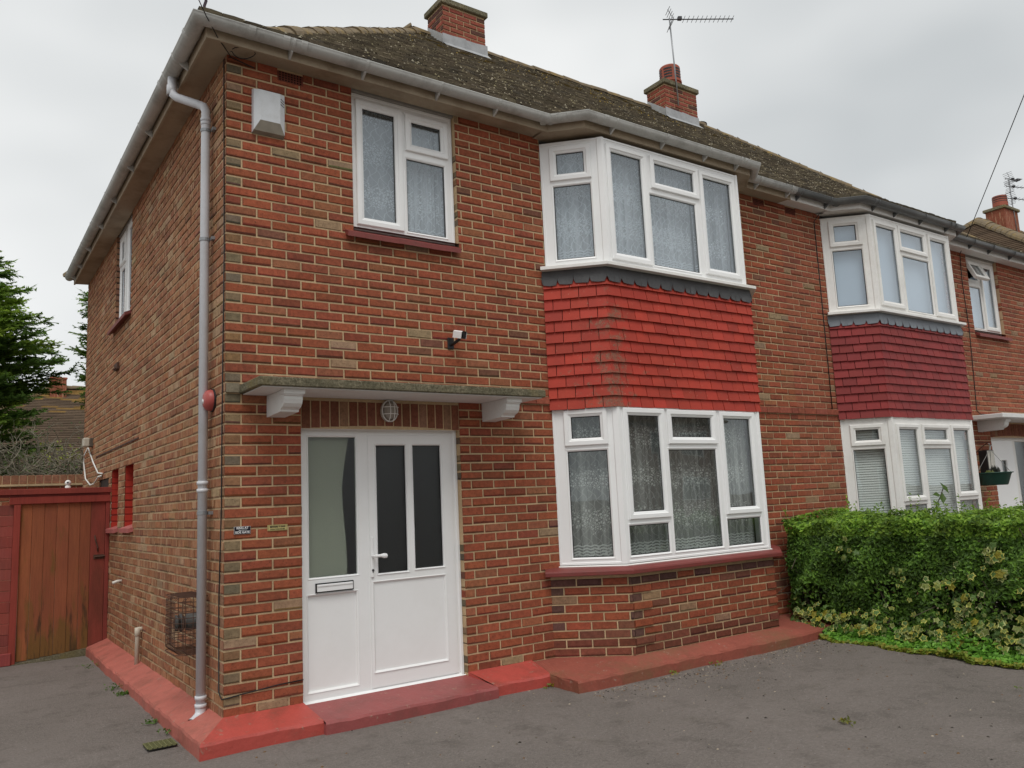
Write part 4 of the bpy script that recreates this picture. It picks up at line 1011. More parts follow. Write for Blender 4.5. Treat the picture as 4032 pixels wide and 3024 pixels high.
# cables
def cable(name, pts, r_, mat, label, cat='cable', group=None):
    mb = MB(); mb.tube(pts, r_, 6); return tag(mb.build(name, mat, None, True), label, cat, group)
cable('telephone_cable', [(.20, -.03, 4.80), (.02, -.02, 4.845), (-.012, .035, 4.84), (-.012, -.002, 3.3), (-.012, .03, 2.08), (-.012, .036, 1.42), (-.012, .085, .80), (-.012, .075, .17), (-.012, .0, .135), (.02, -.012, .14), (.113, -.012, .150), (.241, -.012, .160), (.373, -.012, .172), (.56, -.012, .178)], .0045, M['wire'], 'thin black cable down the house corner and along to the door')
cable('drop_wire', [(0.02, -.03, 4.845), (-.12, -.20, 4.865), (-.24, -.335, 4.93), (-.40, -.52, 5.05), (-1.6, -1.7, 5.75), (-9, -9, 8.8)], .004, M['wire'], 'loose black wire rising from the near eaves corner', 'wire')
lp_ = [(.0 + .085 + .085 * math.cos(t) + .012 * math.sin(2 * t), -.14 - .03 * math.sin(t), 4.832 + .030 * math.sin(t) + .012 * math.cos(t)) for t in [math.pi + i * .42 for i in range(15)]]
cable('wire_loop', [(.0, -.10, 4.845)] + lp_, .0035, M['wire'], 'small coil of black wire hanging under the near eaves corner', 'wire')
# overhead line to the neighbour's wall
a_, b_ = Vector((11.07, -.03, 4.84)), Vector((6.219 + 0, -3.0, 4.844)); b_ = Vector((8.926, -2.0, 6.036)); e_ = a_ + (b_ - a_) * 9
cable('overhead_wire', [tuple(a_ + (e_ - a_) * t - Vector((0, 0, .5 * t * (1 - t)))) for t in [i / 12 for i in range(13)]], .006, M['wire'], 'overhead telephone line running up from the far house wall', 'wire')
cable('wall_cable', [(11.08, -.02, 4.84), (11.06, -.012, 4.4), (11.09, -.012, 3.66), (11.04, -.012, 2.9), (11.0, -.012, 2.40), (11.06, -.03, 2.345), (11.7, -.03, 2.345)], .006, M['wire'], 'thin dark cable down the far house wall beside its bay')
cable('eaves_cable', [(7.35, -.012, 2.3), (7.36, -.012, 3.4), (7.37, -.012, 4.75), (7.42, -.06, 4.84), (7.60, -.22, 4.90), (7.66, -.40, 4.96), (7.70, -.36, 5.02)], .006, M['wire'], 'black cable running up the left edge of the crimson bay to its gutter')
# hip iron
mb = MB(); mb.tube([(-.17, -.15, 5.00), (-.215, -.205, 5.03), (-.22, -.21, 5.08), (-.205, -.20, 5.13), (-.225, -.215, 5.17), (-.255, -.24, 5.165), (-.262, -.245, 5.135), (-.245, -.235, 5.115)], .011, 8)
tag(mb.build('hip_iron', plain('purple_grey_iron', (.05, .03, .045), .6, .2), None, True), 'curled dark iron hook at the foot of the roof hip', 'hip iron')
# flue guard
t_ = thing('flue_guard', 'rusty wire cage over the boiler flue on the side wall', 'flue guard', (0, .62, .40))
mb = MB(); y0, y1, z0, z1, dx = .40, .86, .395, .80, .215
for i in range(12):
    z = z0 + (z1 - z0) * i / 11; mb.tube([(0, y1, z), (-dx + .05, y1 - .015, z), (-dx, y1 - .07, z), (-dx, y0 + .07, z), (-dx + .05, y0 + .015, z), (0, y0, z)], .0028, 5)
for i in range(12):
    y = y0 + .01 + (y1 - y0 - .02) * i / 11; xx = -dx if .06 < y - y0 < y1 - y0 - .06 else -dx + .045
    mb.tube([(0, y, z0), (xx + .03, y, z0), (xx, y, z0 + .03), (xx, y, z1 - .03), (xx + .03, y, z1), (0, y, z1)], .0028, 5)
for i in range(1, 4):
    for y in (y0, y1):
        mb.tube([(-dx * i / 4, y, z0), (-dx * i / 4, y, z1)], .0028, 5)
mb.build('wire_cage', M['rust'], t_)
mb = MB(); mb.lathe([(.06, 0), (.06, .10), (.045, .10), (.045, .13), (.065, .13), (.065, .145), (.0, .145)], (0, .64, .60), 18, (-1, 0, 0)); mb.lathe([(.052, .16), (.06, .165), (.06, .175), (0, .18)], (0, .64, .60), 18, (-1, 0, 0)); mb.build('flue', plain('sooty_metal', (.07, .065, .06), .5, .3, 20), t_, True)
# pipes through the wall
mb = MB(); mb.tube([(-.045, 2.80, .34), (-.045, 2.80, .30), (-.047, 2.80, -.05)], .021, 10); mb.tube([(0, 2.80, .325), (-.045, 2.80, .325)], .020, 10); mb.lathe([(.021, .26), (.026, .262), (.026, .335), (.021, .337)], (-.045, 2.80, 0), 12)
tag(mb.build('waste_pipe', plain('cream_pipe', (.52, .46, .37), .5, .1), None, True), 'short cream waste pipe standing on the side plinth', 'pipe')
mb = MB(); mb.tube([(.0, 3.95, .715), (-.05, 3.94, .715), (-.10, 3.93, .70)], .016, 10, cap=True); tag(mb.build('overflow_pipe', plain('white_pipe', (.66, .62, .56), .5, .1), None, True), 'white overflow pipe stub poking from the side wall by the gate', 'pipe')
mb = MB(); mb.bbox(-.035, 0, 4.42, 4.62, 3.13, 3.215, .006); mb.tube([(-.035, 4.46, 3.15), (-.07, 4.46, 3.12)], .012, 6); tag(mb.build('wall_vent', M['rust']), 'small rusty vent fitting high on the side wall', 'vent')
# floodlight with cable at the rear corner
t_ = thing('security_light', 'boxy white security light on the rear corner of the side wall', 'wall light', (0, 6.45, 2.36))
mb = MB(); mb.bbox(-.045, 0, 6.36, 6.50, 2.37, 2.49, .006); mb.build('mount', plain('brown_mount', (.10, .08, .06), .6, .1), t_)
mb = MB(); mb.bbox(-.125, -.045, 6.36, 6.51, 2.37, 2.49, .012); mb.build('lamp_housing', plain('cream_housing', (.50, .46, .38), .5, .1), t_)
cable('white_cable', [(-.03, 6.656, 2.372), (-.03, 6.99, 2.30), (-.03, 7.06, 2.193), (-.03, 6.795, 1.95), (-.03, 6.333, 1.848), (-.03, 6.001, 1.853), (-.03, 5.659, 1.926), (-.02, 5.47, 1.929)], .010, M['upvc_dirty'], 'slack white cable looping below the security light')
cable('white_cable', [(-.025, 6.66, 2.372), (-.02, 6.18, 2.137), (-.02, 5.746, 1.978), (-.015, 5.437, 1.956)], .010, M['upvc_dirty'], 'taut white cable slanting from the security light to the arched window')

# ---------------------------------------------------------------- television aerial on the second chimney
def aerial(name, label, base, mast_h, tips, n_el, lean=(0, 0)):
    t_ = thing(name, label, 'aerial', base); b = Vector(base); top = b + Vector((lean[0], lean[1], mast_h))
    mb = MB(); mb.tube([tuple(b), tuple(top)], .013, 8); mb.build('mast', M['steel'], t_, True)
    for dz, tip in tips:
        p = top - Vector((0, 0, dz)); q = Vector(tip); d = (q - p).normalized(); p0 = p - d * .12; sidev = d.cross(Vector((0, 0, 1))).normalized()
        mb = MB(); mb.tube([tuple(p0), tuple(q)], .010, 6); mb.obox(tuple(p0 + d * .27 - sidev * .03 - Vector((0, 0, .01))), tuple(d * .07), tuple(sidev * .06), (0, 0, .055))
        Ln = (q - p0).length
        for i in range(n_el):
            c = p0 + d * (.38 + (Ln - .40) * i / (n_el - 1)); mb.tube([tuple(c - sidev * .085 + Vector((0, 0, -.01))), tuple(c + sidev * .085 + Vector((0, 0, .012)))], .0045, 5)
        for u in (-1, 1):
            for k in range(4):
                c = p0 + d * (.16 - .02 * k) + Vector((0, 0, u * (.03 + .045 * k))); mb.tube([tuple(c - sidev * .13), tuple(c + sidev * .13)], .005, 5)
            mb.tube([tuple(p0 + d * .2), tuple(p0 + d * .10 + Vector((0, 0, u * .19)))], .005, 5)
        mb.build('yagi_array', M['darkmetal'], t_)
    return t_
aerial('tv_aerial', 'television aerial on a mast at the corner of the second chimney', (8.55, 3.14, 8.05), 1.62, [(0.02, (9.50, 2.56, 9.67))], 12, (-.06, 0))

# ---------------------------------------------------------------- gate, fence and garden wall
GY = 4.85
def board(mb, x0, x1, y0, y1, z0, z1, c, r_): mb.bbox(x0, x1, y0, y1, z0, z1, .004, (*vary(c, r_, .18), 0))
t_ = thing('side_gate', 'red-brown boarded side gate beside the house wall', 'gate', (-.5, GY, -.15))
mb = MB(); xb = [-.915, -.80, -.68, -.555, -.43, -.315, -.205]
for i, (a, b) in enumerate(zip(xb[:-1], xb[1:])): board(mb, a + .001, b - .001, GY - .004 * (i % 2), GY + .02, -.125 + .01 * i, 1.60, (.27, .085, .038), R)
mb.build('boards', M['gate_wood'], t_)
mb = MB(); board(mb, -.204, -.052, GY - .006, GY + .02, -.06, 1.60, (.20, .045, .030), R); board(mb, -.05, -.006, GY - .02, GY + .03, -.03, 1.60, (.19, .04, .028), R); mb.build('closing_board', M['gate_frame'], t_)
mb = MB(); board(mb, -.985, -.918, GY - .03, GY + .04, -.15, 1.62, (.24, .045, .032), R); board(mb, -1.03, .005, GY - .035, GY + .03, 1.595, 1.675, (.26, .045, .032), R)
mb.build('gate_frame', M['gate_frame'], t_)
mb = MB(); board(mb, -3.2, .006, GY - .05, GY + .02, 1.70, 1.765, (.25, .045, .032), R); board(mb, -3.2, .0, GY - .03, GY + .02, 1.675, 1.70, (.15, .03, .025), R); mb.build('capping_rail', M['gate_frame'], t_)
mb = MB(); mb.tube([(-.16, GY - .012, 1.20), (-.158, GY - .04, 1.16), (-.13, GY - .045, 1.06), (-.125, GY - .012, 1.02)], .008, 8); mb.tube([(-.16, GY - .02, .955), (-.05, GY - .02, .96)], .010, 8); mb.obox((-.17, GY - .012, .93), (.11, 0, 0), (0, .004, 0), (0, 0, .05)); mb.build('latch', M['rust'], t_)
t_ = thing('boarded_fence', 'weathered red fence of horizontal boards left of the gate', 'fence', (-2, GY, -.15))
mb = MB()
for i in range(14): board(mb, -3.2, -.985, GY - .006 + (i % 2) * .002, GY + .02, -.06 + i * .118, .056 + i * .118, (.22, .060, .048), R)
mb.build('boards', M['gate_frame'], t_)
mb = MB(); board(mb, -3.2, -.96, GY - .05, GY - .008, -.15, -.02, (.26, .055, .05), R); mb.build('gravel_board', M['gate_frame'], t_)
mb = MB(); mb.raw([(-.95, GY - .03, -.17), (-.02, GY - .04, -.17), (-.02, GY - .04, -.045), (-.95, GY - .03, -.145), (-.95, GY + .3, -.17), (-.02, GY + .3, -.17), (-.02, GY + .3, -.045), (-.95, GY + .3, -.145)], [(0, 1, 2, 3), (3, 2, 6, 7), (1, 5, 6, 2), (0, 3, 7, 4)], [(1, 1, 1, 0)] * 4)
structure(mb.build('gate_threshold', M['concrete']))
t_ = thing('ball_camera', 'small white ball camera on the gate top rail', 'camera', (-.455, GY, 1.765))
mb = MB(); mb.lathe([(.03, 0), (.03, .02), (.022, .03)], (-.455, GY, 1.765), 14); mb.build('camera_base', M['upvc_dirty'], t_, True)
mb = MB(); mb.lathe([(.0, -.034)] + [(.034 * math.cos(a), .034 * math.sin(a)) for a in [-1.3 + i * .26 for i in range(11)]] + [(0, .034)], (-.455, GY, 1.825), 16); mb.build('camera_ball', M['upvc_dirty'], t_, True)
mb = MB(); mb.lathe([(.0, .036), (.010, .036), (.012, .030)], (-.455, GY, 1.825), 12, (-.2, -1, .1)); mb.build('lens', M['black'], t_)
t_ = thing('garden_wall', 'brick garden wall with tiled coping behind the gate', 'wall', (-2.5, 9.1, -.15))
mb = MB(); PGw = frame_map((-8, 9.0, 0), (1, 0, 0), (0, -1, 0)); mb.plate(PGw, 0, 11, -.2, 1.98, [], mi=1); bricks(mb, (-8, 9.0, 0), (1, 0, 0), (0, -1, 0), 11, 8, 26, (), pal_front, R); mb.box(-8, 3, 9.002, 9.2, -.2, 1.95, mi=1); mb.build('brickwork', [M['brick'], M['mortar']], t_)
mb = MB(); mb.box(-8, 3, 8.95, 9.25, 1.955, 1.985, (.36, .23, .14, 0)); mb.build('tile_creasing', M['mortar'], t_)
mb = MB()
for i in range(98):
    a = -8 + i * .1125; mb.bbox(a + .004, a + .1085, 8.99, 9.21, 1.99, 2.125, .006, (*vary((.26, .12, .07), R), R.random()))
mb.box(-8, 3, 8.996, 9.20, 1.988, 2.118, (.3, .2, .13, 0), 1); mb.build('brick_coping', [M['brick'], M['mortar']], t_)

# drain grate
t_ = thing('drain_grate', 'mossy square drain grate in the tarmac near the plinth corner', 'drain', (-.35, .28, -.155))
mb = MB(); mb.box(-.44, -.25, .19, .36, -.152, -.1465); mb.build('drain_hole', M['black'], t_)
mb = MB(); cg = (.16, .16, .07, 0)
for i in range(7): mb.box(-.44 + i * .030, -.434 + i * .030, .19, .36, -.1465, -.138, cg)
for i in range(6): mb.box(-.44, -.25, .19 + i * .033, .196 + i * .033, -.1470, -.139, cg)
mb.build('grate', attr_mat('mossy_grate', .7), t_)

# ---------------------------------------------------------------- curtains and blinds
r2 = 2 ** -.5
def bayframes(mir, xin, ya):
    MIR[0] = mir
    return (frame_map((xin, 0, 0), (r2, -r2, 0), (-r2, -r2, 0)), frame_map((0, -ya, 0), (1, 0, 0), (0, -1, 0)), frame_map((2 * BC - xin, 0, 0), (-r2, -r2, 0), (r2, -r2, 0)))
PWn = frame_map((0, .055, 0), (1, 0, 0), (0, -1, 0))
curtain(PWn, 1.08, 1.50, 3.66, 4.82, 'flat lace net in the left half of the window over the door', .002, .2, 'lace_flat')
curtain(PWn, 1.51, 1.98, 3.66, 4.82, 'gathered lace net in the right half of the window over the door', .014, .10, 'lace_up')
for lvl, z0, z1, xin, mt in (('upstairs', 3.60, 4.78, 2.98, 'lace_up'), ('downstairs', .80, 2.18, 2.965, 'lace')):
    A_, B_, C_ = bayframes(None, xin, .425)
    curtain(A_, .03, .55, z0, z1, 'lace net in the angled left side of the orange-red bay, ' + lvl, .008, .13, mt)
    curtain(B_, 3.50, 4.74, z0, z1, 'gathered lace net across the front of the orange-red bay, ' + lvl, .014, .10, mt)
    curtain(B_, 4.75, 5.33, z0, z1, 'plainer net at the right of the orange-red bay front, ' + lvl, .010, .17, 'lace_thin')
    curtain(C_, .03, .55, z0, z1, 'lace net in the right return of the orange-red bay, ' + lvl, .008, .13, mt)
# heavy cream curtain drawn to one side behind the sidelight
PDq = frame_map((0, .07, 0), (1, 0, 0), (0, -1, 0))
mb = MB(); n_ = 30
for i in range(n_):
    a, b = .60 + .36 * i / n_, .60 + .36 * (i + 1) / n_; ha, hb_ = (-.07 - .004 * math.sin(a * 40)), (-.07 - .004 * math.sin(b * 40))
    for j in range(8):
        z0_, z1_ = .80 + j * .15, .95 + j * .15; k0, k1 = [(1.0 + .28 * max(0, (z - 1.55)) - .05 * math.sin(z * 5)) for z in (z0_, z1_)]
        mb.face([PDq(.6 + (a - .6) * k0, z0_, ha), PDq(.6 + (b - .6) * k0, z0_, hb_), PDq(.6 + (b - .6) * k1, z1_, hb_), PDq(.6 + (a - .6) * k1, z1_, ha)])
tag(mb.build('door_curtain', plain('cream_curtain', (.50, .50, .43), .9, .02), None, True), 'plain cream curtain behind the glass beside the front door', 'curtain')
# far half: pale closed blinds upstairs, venetian blinds downstairs
for nm, P_, u0, u1 in zip(('left return', 'front', 'right return'), bayframes(W, 2.98, .425)[::-1], (.02, 3.44, .02), (.57, 5.33, .57)):
    mb = MB(); mb.face([P_(u0, 3.60, -.10), P_(u1, 3.60, -.10), P_(u1, 4.78, -.10), P_(u0, 4.78, -.10)])
    tag(mb.build('roller_blind', plain('pale_blind', (.55, .61, .67), .8, .03) if 'blind' not in M else M['blind']), f'pale grey closed blind in the {nm} of the crimson bay upstairs', 'blind', 'closed blinds upstairs in the far house')
slat = plain('white_slat', (.80, .81, .80), .5, .03)
for nm, P_, u0, u1 in zip(('left return', 'front', 'right return'), bayframes(W, 2.965, .425)[::-1], (.03, 3.46, .03), (.56, 5.31, .56)):
    mb = MB(); z = .82
    while z < 2.15:
        mb.face([P_(u0, z, -.085), P_(u1, z, -.085), P_(u1, z + .027, -.094), P_(u0, z + .027, -.094)]); z += .030
    mb.box(0, 0, 0, 0, 0, 0) if False else None
    tag(mb.build('venetian_blind', slat), f'white venetian blind in the {nm} of the crimson bay downstairs', 'blind', 'venetian blinds downstairs in the far house')
MIR[0] = W
mb = MB(); mb.face([PWn(1.06, 3.67, -.09), PWn(1.98, 3.67, -.09), PWn(1.98, 4.40, -.09), PWn(1.06, 4.82, -.09)]); tag(mb.build('roller_blind', bpy.data.materials['pale_blind']), 'pale blind behind the small window with its top light open', 'blind', 'closed blinds upstairs in the far house')
MIR[0] = None

# ---------------------------------------------------------------- things by the far door
t_ = thing('hanging_basket', 'green plastic hanging basket on cords by the far door', 'hanging basket', (10.62, -.30, 1.32))
mb = MB(); cx, cy = 10.62, -.30
mb.lathe([(0, 1.29), (.165, 1.29), (.175, 1.30), (.225, 1.44), (.235, 1.455), (.255, 1.458), (.255, 1.470), (.225, 1.470), (.21, 1.42)], (cx, cy, 0), 28); mb.build('bowl', plain('dark_green_plastic', (.010, .060, .042), .45, .1), t_, True)
mb = MB(); mb.lathe([(.0, 1.44), (.21, 1.44)], (cx, cy, 0), 20); mb.build('compost', M['soil'], t_)
mb = MB()
for k in range(3):
    a = 2.1 * k + .5; mb.tube([(cx + .24 * math.cos(a), cy + .24 * math.sin(a), 1.465), (cx, cy, 1.80)], .004, 5)
mb.tube([(cx, cy, 1.79), (cx + .02, cy, 1.85), (cx - .01, cy, 1.88)], .010, 6); mb.build('cords', plain('grey_cord', (.25, .25, .24), .7, .1), t_)
R2 = random.Random(3)
for off, c_, hh in ((-.10, (.26, .30, .10, 0), .07), (.07, (.06, .065, .05, 0), .15)):
    mb = MB()
    for k in range(50):
        a = R2.uniform(0, 6.28); q = R2.uniform(0, .06); b0 = np.array([cx + off + q * math.cos(a), cy + q * math.sin(a), 1.44]); h = R2.uniform(.3, 1.0) * hh; s_ = R2.uniform(.012, .03)
        mb.face([b0, b0 + [s_, 0, h * .5], b0 + [R2.uniform(-.02, .02), 0, h], b0 + [-s_, 0, h * .5]], c_)
    mb.build('plant', M['leaf'], t_)
mb = MB(); mb.tube([(10.70, -.01, 1.92), (10.70, -.01, 1.70)], .008, 6); mb.tube([(10.70, -.01, 1.91), (10.66, -.16, 1.905), (10.62, -.32, 1.90)], .008, 6); mb.tube([(10.70, -.01, 1.72), (10.66, -.16, 1.83), (10.63, -.28, 1.90)], .006, 6)
tag(mb.build('basket_bracket', M['rust']), 'dark triangular wall bracket holding the hanging basket', 'bracket')
t_ = thing('meter_box', 'black wall box with mottled white lid beside the far door', 'meter box', (11.0, 0, 1.42))
mb = MB(); mb.bbox(10.90, 11.12, -.12, 0, 1.42, 1.80, .006); mb.build('box_body', M['black'], t_)
mb = MB(); mb.obox((10.915, -.128, 1.53), (.19, 0, 0), (0, .010, 0), (0, 0, .26)); mb.build('lid', plain('mottled_white', (.58, .56, .50), .6, .3, 12, 0, 60, (.15, .14, .12), .6), t_)

# ---------------------------------------------------------------- leaves
def leaf_cloud(mb, pos, nrm, ln, wd, cols, r, fold=.25, jit=.75):
    """many small folded leaves: pos, nrm arrays (n,3)"""
    n = len(pos); rg = np.random.default_rng(r)
    nr = nrm + rg.normal(0, jit, (n, 3)); nr /= np.linalg.norm(nr, axis=1)[:, None] + 1e-9
    d = rg.normal(0, 1, (n, 3)); d -= (d * nr).sum(1)[:, None] * nr; d /= np.linalg.norm(d, axis=1)[:, None] + 1e-9
    s_ = np.cross(nr, d); L_ = ln * rg.uniform(.65, 1.3, (n, 1)); w_ = wd * rg.uniform(.7, 1.25, (n, 1))
    a = pos - d * L_ * .5; t = pos + d * L_ * .5; md = pos - d * L_ * .05
    l = md + s_ * w_ * .5 + nr * w_ * fold; q = md - s_ * w_ * .5 + nr * w_ * fold
    V = np.stack([a, l, t, q], 1).reshape(-1, 3); i0 = len(mb.v)
    mb.v.extend(map(tuple, V.tolist()))
    for i in range(n):
        k = i0 + i * 4; mb.f.append((k, k + 1, k + 2)); mb.f.append((k, k + 2, k + 3)); c = (*cols[i], 0); mb.c += [c, c]; mb.mi += [0, 0]; mb.uv += [None, None]
def pick(pal, n, seed, var=.25):
    rg = np.random.default_rng(seed); pal = np.array(pal); c = pal[rg.integers(0, len(pal), n)] * rg.uniform(1 - var, 1 + var, (n, 1)); return c.tolist()
rg = np.random.default_rng(42)
def lump(p, k=1.0): return .075 * np.sin(p[:, 0] * 5.1 + p[:, 1] * 3.3 + 1) * np.sin(p[:, 1] * 6.3 + p[:, 2] * 4.2) + .035 * np.sin(p[:, 1] * 13 + p[:, 2] * 11 + p[:, 0] * 9)
# privet hedge along the boundary
t_ = thing('privet_hedge', 'clipped green privet hedge between the two front drives', 'hedge', (6.55, -2.5, -.15))
HX0, HX1, HY0, HY1, HT = 5.98, 7.05, -4.2, -.16, 1.03
mb = MB()
def face_pts(n, kind):
    a, b = rg.uniform(0, 1, n), rg.uniform(0, 1, n); dpt = rg.exponential(.030, n)
    if kind == 'front':
        z = -.02 + (HT + .02) * a ** .9; y = HY0 + (HY1 - HY0) * b; p = np.stack([HX0 + dpt + .10 * (z < .35) * (.35 - z), y, z], 1); nn = np.tile([-1, 0, .35], (n, 1))
    elif kind == 'top':
        x = HX0 + (HX1 - HX0) * a; y = HY0 + (HY1 - HY0) * b; p = np.stack([x, y, HT - dpt * .7], 1); nn = np.tile([-.2, 0, 1], (n, 1))
    else:
        z = .05 + (HT - .05) * a; x = HX0 + (HX1 - HX0) * b; p = np.stack([x, HY1 - dpt, z], 1); nn = np.tile([0, 1, .3], (n, 1))
    p = p + nn * lump(p)[:, None]
    return p, nn
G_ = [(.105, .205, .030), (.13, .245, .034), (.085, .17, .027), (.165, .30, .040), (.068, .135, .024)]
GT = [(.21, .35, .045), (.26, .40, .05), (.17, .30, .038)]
for kind, n in (('front', 27000), ('top', 15000), ('end', 5000)):
    p, nn = face_pts(n, kind)
    keep = np.ones(len(p), bool)
    if kind == 'front':
        # thin bare patches low in the face
        for cy, cz, ry, rz in ((-1.95, .32, .30, .16), (-1.25, .30, .2, .13), (-.45, .25, .18, .14), (-2.5, .25, .3, .1)):
            keep &= ~((((p[:, 1] - cy) / ry) ** 2 + ((p[:, 2] - cz) / rz) ** 2 < 1) & (rg.uniform(0, 1, len(p)) < .75))
        keep &= ~((p[:, 2] < .16) & (rg.uniform(0, 1, len(p)) < .25))
    p, nn = p[keep], nn[keep]
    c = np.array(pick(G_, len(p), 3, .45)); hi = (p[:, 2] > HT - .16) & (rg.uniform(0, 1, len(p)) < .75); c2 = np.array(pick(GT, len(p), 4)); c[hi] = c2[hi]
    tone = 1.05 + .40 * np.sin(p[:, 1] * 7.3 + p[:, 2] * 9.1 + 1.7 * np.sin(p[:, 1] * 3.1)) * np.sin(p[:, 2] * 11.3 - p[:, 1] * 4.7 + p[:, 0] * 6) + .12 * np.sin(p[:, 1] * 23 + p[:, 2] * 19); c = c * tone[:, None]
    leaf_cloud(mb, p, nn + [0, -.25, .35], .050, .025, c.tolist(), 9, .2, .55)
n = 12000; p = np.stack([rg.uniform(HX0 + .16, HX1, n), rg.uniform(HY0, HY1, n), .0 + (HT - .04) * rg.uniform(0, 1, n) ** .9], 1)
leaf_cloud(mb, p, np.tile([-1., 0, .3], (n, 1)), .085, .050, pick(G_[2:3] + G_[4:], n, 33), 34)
# shoots that stand above the clipped top
sh = []
for k in range(230):
    x, y = rg.uniform(HX0 + .02, HX1), rg.uniform(HY0, HY1 - .05); h = rg.uniform(.03, .12) if k > 40 else rg.uniform(.12, .26); b0 = np.array([x, y, HT]); ln = np.array([rg.normal(0, .04), rg.normal(0, .04), h])
    m_ = int(4 + h * 60)
    for j in range(m_): sh.append(b0 + ln * (j / m_) + rg.normal(0, .008, 3))
sh = np.array(sh); leaf_cloud(mb, sh, np.tile([0, 0, 1.], (len(sh), 1)), .042, .018, pick(GT, len(sh), 5), 11)
mb.build('foliage', M['leaf'], t_)
mb = MB()
for k in range(70):
    y = HY0 + (HY1 - HY0) * (k + rg.uniform(0, 1)) / 70; x = rg.uniform(HX0 + .12, HX0 + .6); p = [np.array([x, y, -.16])]
    for j in range(5): p.append(p[-1] + [rg.normal(0, .05), rg.normal(0, .06), .20])
    mb.tube(p, [.016, .014, .011, .009, .007, .005], 5)
    for j in range(2): q = p[rg.integers(1, 4)]; mb.tube([q, q + rg.normal(0, .12, 3) + [0, 0, .1], q + rg.normal(0, .2, 3) + [0, 0, .22]], [.007, .005, .003], 4)
mb.build('stems', M['bark'], t_)
# taller straggling shoot by the far door
mb = MB(); p = [(8.0, -.75, .95), (8.12, -.76, 1.10), (8.2, -.77, 1.19), (8.30, -.77, 1.30)]; mb.tube(p, .006, 5, col=(.07, .06, .03, 0))
for (x, y, z, a) in ((8.10, -.77, 1.12, .13), (8.22, -.79, 1.18, .14), (8.18, -.74, 1.22, .12), (8.30, -.78, 1.30, .14), (8.36, -.76, 1.27, .12), (8.05, -.79, 1.06, .11)):
    leaf_cloud(mb, np.array([[x, y, z]]), np.array([[-.4, -.6, .7]]), a, a * .55, [(.07, .13, .02)], int(x * 1000), .15, .3)
tag(mb.build('straggling_shoot', M['leaf']), 'tall leafy shoot standing above the hedge in front of the far door', 'shoot')

# variegated ivy: lobed leaves, green centre and cream edge
def ivy(mb, pts, nrm, size, seed, yellow):
    r = np.random.default_rng(seed); lob = [(0, 1.05), (.50, .58), (.98, .86), (1.65, .52), (2.25, .66), (3.14, .32)]
    out = lob + [(-a, q) for a, q in lob[-2:0:-1]]
    for p, nn in zip(pts, nrm):
        n_ = np.array(nn) + r.normal(0, .35, 3); n_ /= np.linalg.norm(n_); d = np.array([0, 0, -1.]) + r.normal(0, .6, 3); d -= d.dot(n_) * n_; d /= np.linalg.norm(d) + 1e-9; s_ = np.cross(n_, d)
        z = size * r.uniform(.5, 1.15); x_ = r.uniform(0, 1); tone = r.uniform(.6, 1.2)
        edge = (.66, .64, .16) if x_ < yellow else (.54, .57, .24); ctr = (.14, .24, .07) if r.uniform() < .6 else (.30, .36, .09)
        if r.uniform() < .22: edge = (.12, .20, .05)
        if r.uniform() < .18 * yellow: ctr = (.40, .36, .05); edge = (.52, .46, .07)
        edge = tuple(q * tone for q in edge); ctr = tuple(q * tone for q in ctr)
        V = [tuple(p + n_ * z * .08)] + [tuple(p + (d * math.cos(a) + s_ * math.sin(a)) * z * q * .72 + n_ * r.normal(0, z * .05)) for a, q in out] + [tuple(p + (d * math.cos(a) + s_ * math.sin(a)) * z * q + n_ * r.normal(0, z * .08)) for a, q in out]
        k = len(out); F = [(0, 1 + i, 1 + (i + 1) % k) for i in range(k)] + [(1 + i, 1 + k + i, 1 + k + (i + 1) % k, 1 + (i + 1) % k) for i in range(k)]
        mb.raw(V, F, [ctr] * k + [edge] * k)
mb = MB(); pts, nn = [], []
for k in range(600):
    y = rg.uniform(-3.9, -.25) if k % 3 else rg.uniform(-3.9, -1.8); z = abs(rg.normal(0, .13 + .05 * (y < -1.9))) - .07; x = HX0 - .02 - .30 * max(0, (.30 - z)) * rg.uniform(.5, 1.2); pts.append(np.array([x, y, z])); nn.append((-1, 0, .7))
for cy, cz, m_ in ((-.95, .70, 9), (-1.42, .50, 6), (-1.72, .45, 6), (-1.95, .47, 6), (-2.05, .28, 16), (-2.35, .72, 16), (-2.38, .57, 8), (-2.62, .45, 14), (-2.8, .30, 20), (-2.1, .55, 4)):
    for k in range(m_): pts.append(np.array([HX0 - .07 + rg.normal(0, .015), cy + rg.normal(0, .055), cz + rg.normal(0, .05)])); nn.append((-1, 0, .4))
ivy(mb, pts, nn, .052, 6, .6)
structure(mb.build('variegated_ivy', M['leaf']), 'stuff')
# low weeds along the edge of the bed
mb = MB(); n = 6500; y = rg.uniform(-4.0, -.66, n); e = rg.uniform(0, 1, n) ** 1.3
x0_ = np.interp(-y, [.6, 1.7, 2.7, 4.2], [5.72, 5.66, 5.58, 5.56]) + .035 * np.sin(y * 9) + .02 * np.sin(y * 23); p = np.stack([x0_ + e * .46, y, -.155 + .004 + (.06 + .27 * e) * rg.uniform(.1, 1, n) * (.55 + .45 * np.sin(y * 6 + 1.3) * np.sin(y * 2.3))], 1)
c = np.array(pick([(.16, .36, .045), (.13, .30, .04), (.20, .42, .05)], n, 8)); c2 = np.array(pick([(.30, .29, .045), (.22, .30, .04)], n, 18)); lo_ = e < .10; c[lo_] = c2[lo_]
leaf_cloud(mb, p, np.tile([-.35, 0, 1.], (n, 1)), .046, .040, c.tolist(), 12, .08, .45)
structure(mb.build('low_weeds', M['leaf']), 'stuff')
